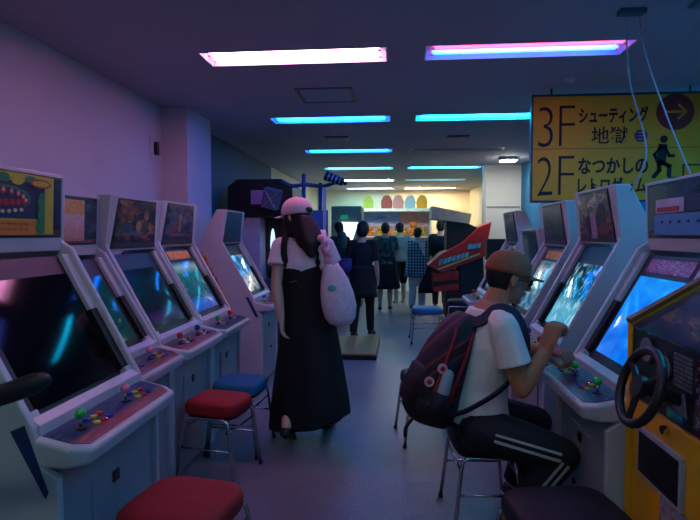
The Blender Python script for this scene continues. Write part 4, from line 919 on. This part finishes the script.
for off_ in (-.014, .014):
    for a_, b_, r0, r1 in ((hi + (kn - hi) * .22, kn, .105, .079), (kn, kn + (an - kn) * .9, .077, .061)):
        d_ = nrm(b_ - a_); o_ = nrm(V((.1, -1, .12)) - d_ * V((.1, -1, .12)).dot(d_)); w_ = d_.cross(o_); rs = []
        for i in range(9):
            t = i / 8; p = a_ + (b_ - a_) * t; r_ = (r0 + (r1 - r0) * t) + .0005; of = off_
            an_ = of / r_
            rs.append([p + (o_ * math.cos(an_ + q_ / r_) + w_ * math.sin(an_ + q_ / r_)) * (r_ + e_) for q_, e_ in ((-.005, -.006), (.005, -.006), (.005, .004), (-.005, .004))])
        MB().rings(rs).build('side_stripe', strp, tr_, L_)
hair_m = mat('hair black', (14, 11, 10), .55, var=.3, scale=60)
c, f_, u, r = Hm
mb = MB(); sc_ = c + u * (.022 - .004) * 1.04 - f_ * .010; nu, nv = 40, 28; gv = []; gf = []
for k in range(nv + 1):
    t = -PI / 2 * .98 + PI * .98 * k / nv
    for i in range(nu):
        a = 2 * PI * i / nu; gv.append(sc_ + r * (.080 * math.cos(t) * math.cos(a)) + f_ * (.101 * math.cos(t) * math.sin(a)) + u * (.103 * math.sin(t)))
for k in range(nv):
    for i in range(nu):
        q_ = [k * nu + i, k * nu + (i + 1) % nu, (k + 1) * nu + (i + 1) % nu, (k + 1) * nu + i]; m_ = sum((gv[x] for x in q_), V()) / 4 - c
        fz, uz_ = m_.dot(f_), m_.dot(u)
        if (fz < -.022 and uz_ > -.062) or (uz_ > .03) or (fz < .012 and uz_ > .012): gf.append(tuple(q_))
mb.add(gv, gf); hr = mb.build('hair', hair_m, rt, L_, smooth=True); bm_ = bmesh.new(); bm_.from_mesh(hr.data); bmesh.ops.delete(bm_, geom=[v for v in bm_.verts if not v.link_faces], context='VERTS'); bm_.to_mesh(hr.data); bm_.free()
baseball_cap(Hm, rt, L_, mat('cap brown', (150, 84, 48), .8, var=.12, scale=30), 1.06, brim_len=.075)
gm = mat('glasses dark', (12, 12, 14), .3); mb = MB()
for sx in (-1, 1):
    p = c + u * .002 + f_ * .094 + r * sx * .033
    mb.tube([p + r * (.025 * math.cos(2 * PI * i / 20)) + u * (.019 * math.sin(2 * PI * i / 20)) for i in range(20)], .0028, n=6, closed=True)
    mb.tube([p + r * sx * .025, p + r * sx * .040 - f_ * .02, p + r * sx * .045 - f_ * .10 - u * .002, p + r * sx * .044 - f_ * .115 - u * .016], .0028, n=6)
mb.tube([c + u * .004 + f_ * .095 - r * .009, c + u * .004 + f_ * .095 + r * .009], .0028, n=6)
gl = mb.build('glasses', gm, rt, L_, smooth=True)
for sx in (-1, 1):
    p = c + u * .002 + f_ * .094 + r * sx * .033; MB().ell(p, (r * .024, f_ * .0015, u * .018)).build('lens', mat('tinted lens', (16, 16, 20), .1), gl, L_, smooth=True)
MB().tube([J['wrL'] + V((-.012, .003, 0)) + V((0, .030 * math.cos(2 * PI * i / 20), .030 * math.sin(2 * PI * i / 20))) for i in range(20)], .007, n=8, closed=True).build('wristband', gm, rt, L_, smooth=True)
sneak = mat('sneaker dark', (30, 30, 38), .6)
for k in 'LR': shoe(J, k, rt, L_, sneak, 1.02, mat('sneaker sole', (190, 190, 190), .6))
# backpack worn on his back
bl = V((.18, 2.45, .48))
bp = empty('backpack', bl, 'navy backpack with red piping and round pins on the seated man\'s back', 'backpack')
def pack_mat():
    m = bpy.data.materials.new('pack bands'); m.use_nodes = True; nt = m.node_tree; b = nt.nodes['Principled BSDF']; L = nt.links
    tc = nt.nodes.new('ShaderNodeTexCoord'); mp = nt.nodes.new('ShaderNodeMapping'); mp.inputs['Rotation'].default_value = (.1, -.95, .3)
    w_ = nt.nodes.new('ShaderNodeTexWave'); w_.inputs['Scale'].default_value = 2.3; w_.inputs['Distortion'].default_value = 1.2; w_.inputs['Detail'].default_value = 1; w_.bands_direction = 'X'
    L.new(tc.outputs['Object'], mp.inputs['Vector']); L.new(mp.outputs['Vector'], w_.inputs['Vector'])
    rp_ = ramp_nodes(nt, [(0, (14, 14, 18)), (.30, (14, 14, 18)), (.34, (20, 30, 58)), (.66, (20, 30, 58)), (.70, (120, 20, 32)), (.86, (120, 20, 32)), (.9, (16, 16, 22)), (1, (16, 16, 22))]); L.new(w_.outputs['Fac'], rp_.inputs['Fac'])
    L.new(rp_.outputs['Color'], b.inputs['Base Color']); b.inputs['Roughness'].default_value = .75
    return m
bpm = mat('pack navy', (18, 22, 44), .7, var=.2, scale=25); packm = pack_mat(); bpr = mat('pack red', (150, 22, 34), .65); bpk = mat('pack black', (14, 14, 18), .75)
axis = nrm(V((.15, .02, .52))); Bk = nrm(-Fd - axis * (-Fd).dot(axis)); base = V((.140, 2.46, .560))
def bsec(t, hw, hd, sh=0):
    p = base + axis * t - Bk * sh; n_ = 28; out = []
    for i in range(n_):
        a = 2 * PI * i / n_; cc, s2 = math.cos(a), math.sin(a); k = (abs(cc) ** 3 + abs(s2) ** 3) ** (-1 / 3); out.append(p + S * hw * k * cc + Bk * hd * k * s2)
    return out
mb = MB(); mb.rings([bsec(-.035, .06, .04, .01), bsec(-.03, .115, .085, .005), bsec(0, .142, .104), bsec(.08, .148, .112), bsec(.2, .146, .104, .0), bsec(.32, .138, .086, .015), bsec(.41, .122, .066, .03), bsec(.46, .10, .055, .045), bsec(.49, .06, .03, .05)]); bb = mb.build('pack_body', packm, bp, bl, smooth=True)
mb = MB(); mb.rings([bsec(-.036, .05, .03, .01), bsec(-.034, .12, .09, .005), bsec(-.005, .146, .108), bsec(.05, .151, .115), bsec(.075, .150, .114)]); mb.build('bottom_panel', bpk, bb, bl, smooth=True)
mb = MB(); mb.rings([bsec(.02, .07, .02, -.10), bsec(.03, .10, .03, -.10), bsec(.12, .105, .034, -.095), bsec(.2, .10, .03, -.085), bsec(.215, .07, .02, -.08)]); fp = mb.build('front_pocket', bpk, bb, bl, smooth=True)
for o2 in (.04, -.04):
    pts = [base + axis * t + S * w_ + Bk * (o2 + .02 - .10 * t) for t, w_ in ((.06, .147), (.1, .148), (.2, .146), (.3, .139), (.38, .126), (.42, .112))]
    MB().tube(catmull(pts, 3), .007, n=8).build('piping', bpr, bb, bl, smooth=True)
bt = base + S * .150 + axis * .09 + Bk * .01; MB().tube([bt, bt + axis * .12 - S * .005], [.03, .028], n=18, round_ends=True).build('white_pouch', mat('pouch pale', (170, 170, 176), .5), bb, bl, smooth=True)
MB().tube([base + S * .150 + axis * .02 + Bk * .02, base + S * .152 + axis * .13 + Bk * .02], [.036, .038], n=18).build('side_pocket', bpk, bb, bl, smooth=True)
for q_, s2 in ((base + S * .149 + axis * .235 + Bk * .045, .022), (base + S * .146 + axis * .165 + Bk * .085, .022)):
    pn = MB().tube([q_, q_ + S * .008], s2, n=20).build('pin', mat('pin pink', (220, 150, 160), .4), bb, bl); MB().tube([q_ + S * .006, q_ + S * .010], s2 * .5, n=16).build('pin_mark', bpr, pn, bl)
for k in 'RL':
    sh = J['sh' + k]; sg = 1 if k == 'R' else -1
    P0 = base + axis * .44 + S * sg * .07 - Bk * .03
    pts = [P0, V((.385, 0, 1.00)) + V((0, sh.y + sg * .05, 0)), sh + V((-.01, sg * .055, .075)), sh + V((.06, sg * .035, .045)), sh + V((.098, sg * .03, -.06)), sh + V((.07, sg * .0, -.17)), sh + V((-.02, -sg * .03, -.27)), sh + V((-.15, -sg * .02, -.36)), base + axis * .03 + S * sg * .13 - Bk * .05]
    mb = MB(); pp = catmull(pts, 6); rs = []; cen = V((.42, 2.52, 0))
    for i, p in enumerate(pp):
        t = nrm(pp[min(i + 1, len(pp) - 1)] - pp[max(i - 1, 0)]); out_ = p - V((cen.x, cen.y, .85)); out_ = nrm(out_ - t * out_.dot(t)); s3 = t.cross(out_)
        w_ = .028 if i < len(pp) * .55 else .010
        rs.append([p + s3 * a + out_ * b for a, b in ((-w_, -.004), (w_, -.004), (w_, .008), (-w_, .008))])
    mb.rings(rs); mb.build('shoulder_strap', bpm if k == 'R' else bpk, bb, bl, smooth=False)
MB().tube(catmull([base + axis * -.02 + S * .1 + Bk * .09, base + axis * -.07 + S * .1 + Bk * .11, base + axis * -.11 + S * .1 + Bk * .10], 3), .008, n=8).build('loose_strap', bpk, bb, bl, smooth=True)

# ---- people in the far aisle
def standing(x, y, H, ang, label, stride=.05, arms='down', seed=0):
    s = H / 1.72; L0 = V((x, y, 0)); fw = V((math.sin(ang), math.cos(ang), 0)); S2 = V((fw.y, -fw.x, 0)); o = lambda a, b, z: L0 + S2 * a * s + fw * b * s + V((0, 0, z * s))
    J = dict(pelvis=o(0, 0, .93), waist=o(0, .01, 1.09), chest=o(0, .0, 1.26), neck=o(0, .0, 1.46), head=o(0, .04, 1.60), side=S2, fwd=fw, face=fw + V((0, 0, -.12)))
    for k, g_ in (('R', 1), ('L', -1)):
        J['sh' + k] = o(.17 * g_, 0, 1.40); J['hi' + k] = o(.085 * g_, 0, .91); st_ = stride * g_
        J['kn' + k] = o(.09 * g_, st_ * .7 + .02, .50); J['an' + k] = o(.095 * g_, st_ * 1.4 - .02, .09); J['toe' + k] = o(.105 * g_, st_ * 1.4 + .13, .03)
        if arms == 'down': J['el' + k] = o(.215 * g_, -.02, 1.12); J['wr' + k] = o(.22 * g_, .06, .88); J['hd' + k] = (V((0, 0, -1)) + fw * .15, -S2 * g_, fw, .35)
        elif arms == 'front': J['el' + k] = o(.205 * g_, .04, 1.13); J['wr' + k] = o(.12 * g_, .24, 1.20); J['hd' + k] = (fw - S2 * g_ * .5 + V((0, 0, .3)), -S2 * g_ * .5 + V((0, 0, -1)), -S2 * g_, .6)
    rt = empty('person', L0, label, 'person')
    Hh = person_body(J, rt, L0, s, .008)
    return rt, J, Hh, L0, s
g3 = mat('cloth black', (16, 18, 22), .85); camo = art_mat('shirt pattern', [(.38, (20, 50, 50)), (.48, (70, 110, 90)), (.54, (20, 40, 40)), (.62, (120, 150, 130))], [(0, (30, 50, 50)), (1, (40, 70, 66))], .3, 7, 0, 80, rough=.9, coat=0)
navy = mat('cloth navy', (26, 34, 60), .85); plaid = check_mat('plaid cloth', (8, 12, 30), (120, 160, 165), 6); pale = mat('cloth pale', (200, 200, 190), .85); denim = mat('denim', (30, 50, 84), .8)
dshoe = mat('shoe dark', (24, 22, 26), .6); psole = mat('sneaker sole', (190, 190, 190), .6)
def flared(J, rt, L0, s, m, z0, z1, a0, a1, nm='skirt'):
    pel = J['pelvis']; S2, fw = J['side'], J['fwd']; rs = []; n = 40
    for i in range(7):
        t = i / 6; a = a0 + (a1 - a0) * t
        rs.append([V((pel.x, pel.y, z0 + (z1 - z0) * t)) + (S2 * math.cos(2 * PI * j / n) * a + fw * math.sin(2 * PI * j / n) * a * .75) * (1 + .05 * t * math.sin(8 * 2 * PI * j / n)) for j in range(n)])
    MB().rings(rs, cap=True).build(nm, m, rt, L0, smooth=True)
# in black, nearest of the group
rt, J, Hh, L0, s = standing(-.46, 7.08, 1.55, math.radians(12), 'person in long black top and trousers with short black hair walking away beyond the woman', .10)
shirt(J, rt, L0, g3, s, sl=.9, grow=.02, nm='long_top', lo=.05, flare=1.25); flared(J, rt, L0, s, g3, .98, .55, .15, .20, 'top_hem'); trousers(J, rt, L0, g3, s, cuff=.98, w=1.0); hair_cap(Hh, rt, L0, hair_m, s * 1.12)
for k in 'LR': shoe(J, k, rt, L0, dshoe, s, mat('sole maroon', (90, 24, 30), .6))
b0 = V((-.70, 6.98, .95)); o = MB().loft([(b0 + V((0, 0, -.1)), (.08, 0, 0), (0, .04, 0)), (b0, (.11, 0, 0), (0, .06, 0)), (b0 + V((.02, 0, .12)), (.09, 0, 0), (0, .04, 0))], n=20).build('shoulder_bag', mat('bag violet', (40, 44, 110), .6), None, (0, 0, 0), smooth=True)
o.location = b0; o.data.transform(Matrix.Translation(-b0)); tag(o, 'blue violet shoulder bag at the hip of the person in black', 'bag')
# patterned shirt
rt, J, Hh, L0, s = standing(-.21, 9.55, 1.60, 0, 'person in patterned green shirt and black knee-length skirt facing the far display', .04, 'front')
shirt(J, rt, L0, camo, s, sl=.8, grow=.05, nm='patterned_shirt', flare=1.5); flared(J, rt, L0, s, g3, 1.0, .42, .18, .27); hair_cap(Hh, rt, L0, hair_m, s)
for k in 'LR': shoe(J, k, rt, L0, dshoe, s)
# with a cap
rt, J, Hh, L0, s = standing(.06, 10.6, 1.62, math.radians(-15), 'person in dark cap and pale shirt behind the patterned shirt, bare lower legs', .04)
shirt(J, rt, L0, mat('shirt greyblue', (110, 130, 140), .85), s, sl=.6, grow=.03); trousers(J, rt, L0, g3, s, cuff=.15, w=1.15, nm='shorts'); hair_cap(Hh, rt, L0, hair_m, s * .96); baseball_cap(Hh, rt, L0, navy, s * 1.05)
for k in 'LR': shoe(J, k, rt, L0, psole, s)
# plaid
rt, J, Hh, L0, s = standing(.37, 9.75, 1.52, math.radians(20), 'person in dark blue plaid overshirt and pale wide trousers in the far aisle', .03, 'front')
shirt(J, rt, L0, plaid, s, sl=1.5, grow=.06, nm='plaid_overshirt'); flared(J, rt, L0, s, plaid, .98, .62, .20, .23, 'shirt_tail'); trousers(J, rt, L0, pale, s, w=1.2); hair_cap(Hh, rt, L0, hair_m, s)
MB().hexa([J['neck'] + V((-.02, -.15, 0)), J['neck'] + V((.14, -.15, 0)), J['chest'] + V((.12, -.20, -.12))], [J['neck'] + V((-.02, -.17, 0)), J['neck'] + V((.14, -.17, 0)), J['chest'] + V((.12, -.22, -.12))]).build('white_scarf', pale, rt, L0)
for k in 'LR': shoe(J, k, rt, L0, dshoe, s)
b0 = V((.55, 9.40, .56)); o = MB().loft([((0, 0, -.2), (.17, 0, 0), (0, .06, 0)), ((0, 0, -.05), (.15, 0, 0), (0, .07, 0)), ((.02, 0, .15), (.07, 0, 0), (0, .04, 0)), ((.02, 0, .34), (.02, 0, 0), (0, .01, 0))], n=20).build('hand_bag', g3, None, smooth=True, loc=b0)
tag(o, 'black drooping bag hanging beside the person in plaid', 'bag')
# by the ride machine
rt, J, Hh, L0, s = standing(.80, 9.90, 1.65, math.radians(0), 'person in dark top and blue jeans standing behind the tip of the red ride machine', .03)
shirt(J, rt, L0, mat('top dark teal', (18, 36, 44), .85), s, sl=1.3, grow=.03); trousers(J, rt, L0, denim, s, w=1.0); hair_cap(Hh, rt, L0, hair_m, s)
for k in 'LR': shoe(J, k, rt, L0, dshoe, s)
# shorter person at far left
rt, J, Hh, L0, s = standing(-.86, 8.3, 1.42, math.radians(-20), 'short person with dark green tinted hair in black near the glowing white screen', .05)
shirt(J, rt, L0, g3, s, sl=1.3, grow=.04); trousers(J, rt, L0, g3, s, w=1.1); hair_cap(Hh, rt, L0, mat('hair green', (24, 60, 54), .6, var=.3), s * 1.1, long=.06)
for k in 'LR': shoe(J, k, rt, L0, dshoe, s)
# the one at the back behind the woman's shoulder
rt, J, Hh, L0, s = standing(-1.0, 9.2, 1.60, math.radians(-40), 'person with short black hair half hidden behind the tote bag strap', .05, 'front')
shirt(J, rt, L0, g3, s, sl=1.6, grow=.03); trousers(J, rt, L0, g3, s); hair_cap(Hh, rt, L0, hair_m, s * 1.05)
for k in 'LR': shoe(J, k, rt, L0, dshoe, s)
#@@PEOPLE-END

# ------------------------------------------------------------------ camera, world, view
f = 530.; th = math.atan(25 / f); ps = math.atan(47 / f * math.cos(th))
s_, c_ = math.sin(ps), math.cos(ps); st, ct = math.sin(th), math.cos(th)
R = V((c_, s_, 0)); F = V((-s_ * ct, c_ * ct, -st)); U = R.cross(F)
cam = bpy.data.cameras.new('camera'); co = bpy.data.objects.new('camera', cam); C.objects.link(co)
M = Matrix((R, U, -F)).transposed().to_4x4(); M.translation = V((0, 0, 1.38)); co.matrix_world = M
cam.sensor_width = 36; cam.lens = f / 700 * 36; cam.clip_start = .05
bpy.context.scene.camera = co
w = bpy.data.worlds.new('world'); bpy.context.scene.world = w; w.use_nodes = True
w.node_tree.nodes['Background'].inputs['Color'].default_value = (.02, .02, .03, 1); w.node_tree.nodes['Background'].inputs['Strength'].default_value = .2
sc = bpy.context.scene
sc.view_settings.view_transform = 'Standard'; sc.view_settings.look = 'None'; sc.view_settings.gamma = 1; sc.view_settings.exposure = 1.0
sc.view_settings.use_curve_mapping = False
sc.cycles.max_bounces = 6; sc.cycles.diffuse_bounces = 4; sc.cycles.sample_clamp_indirect = 3
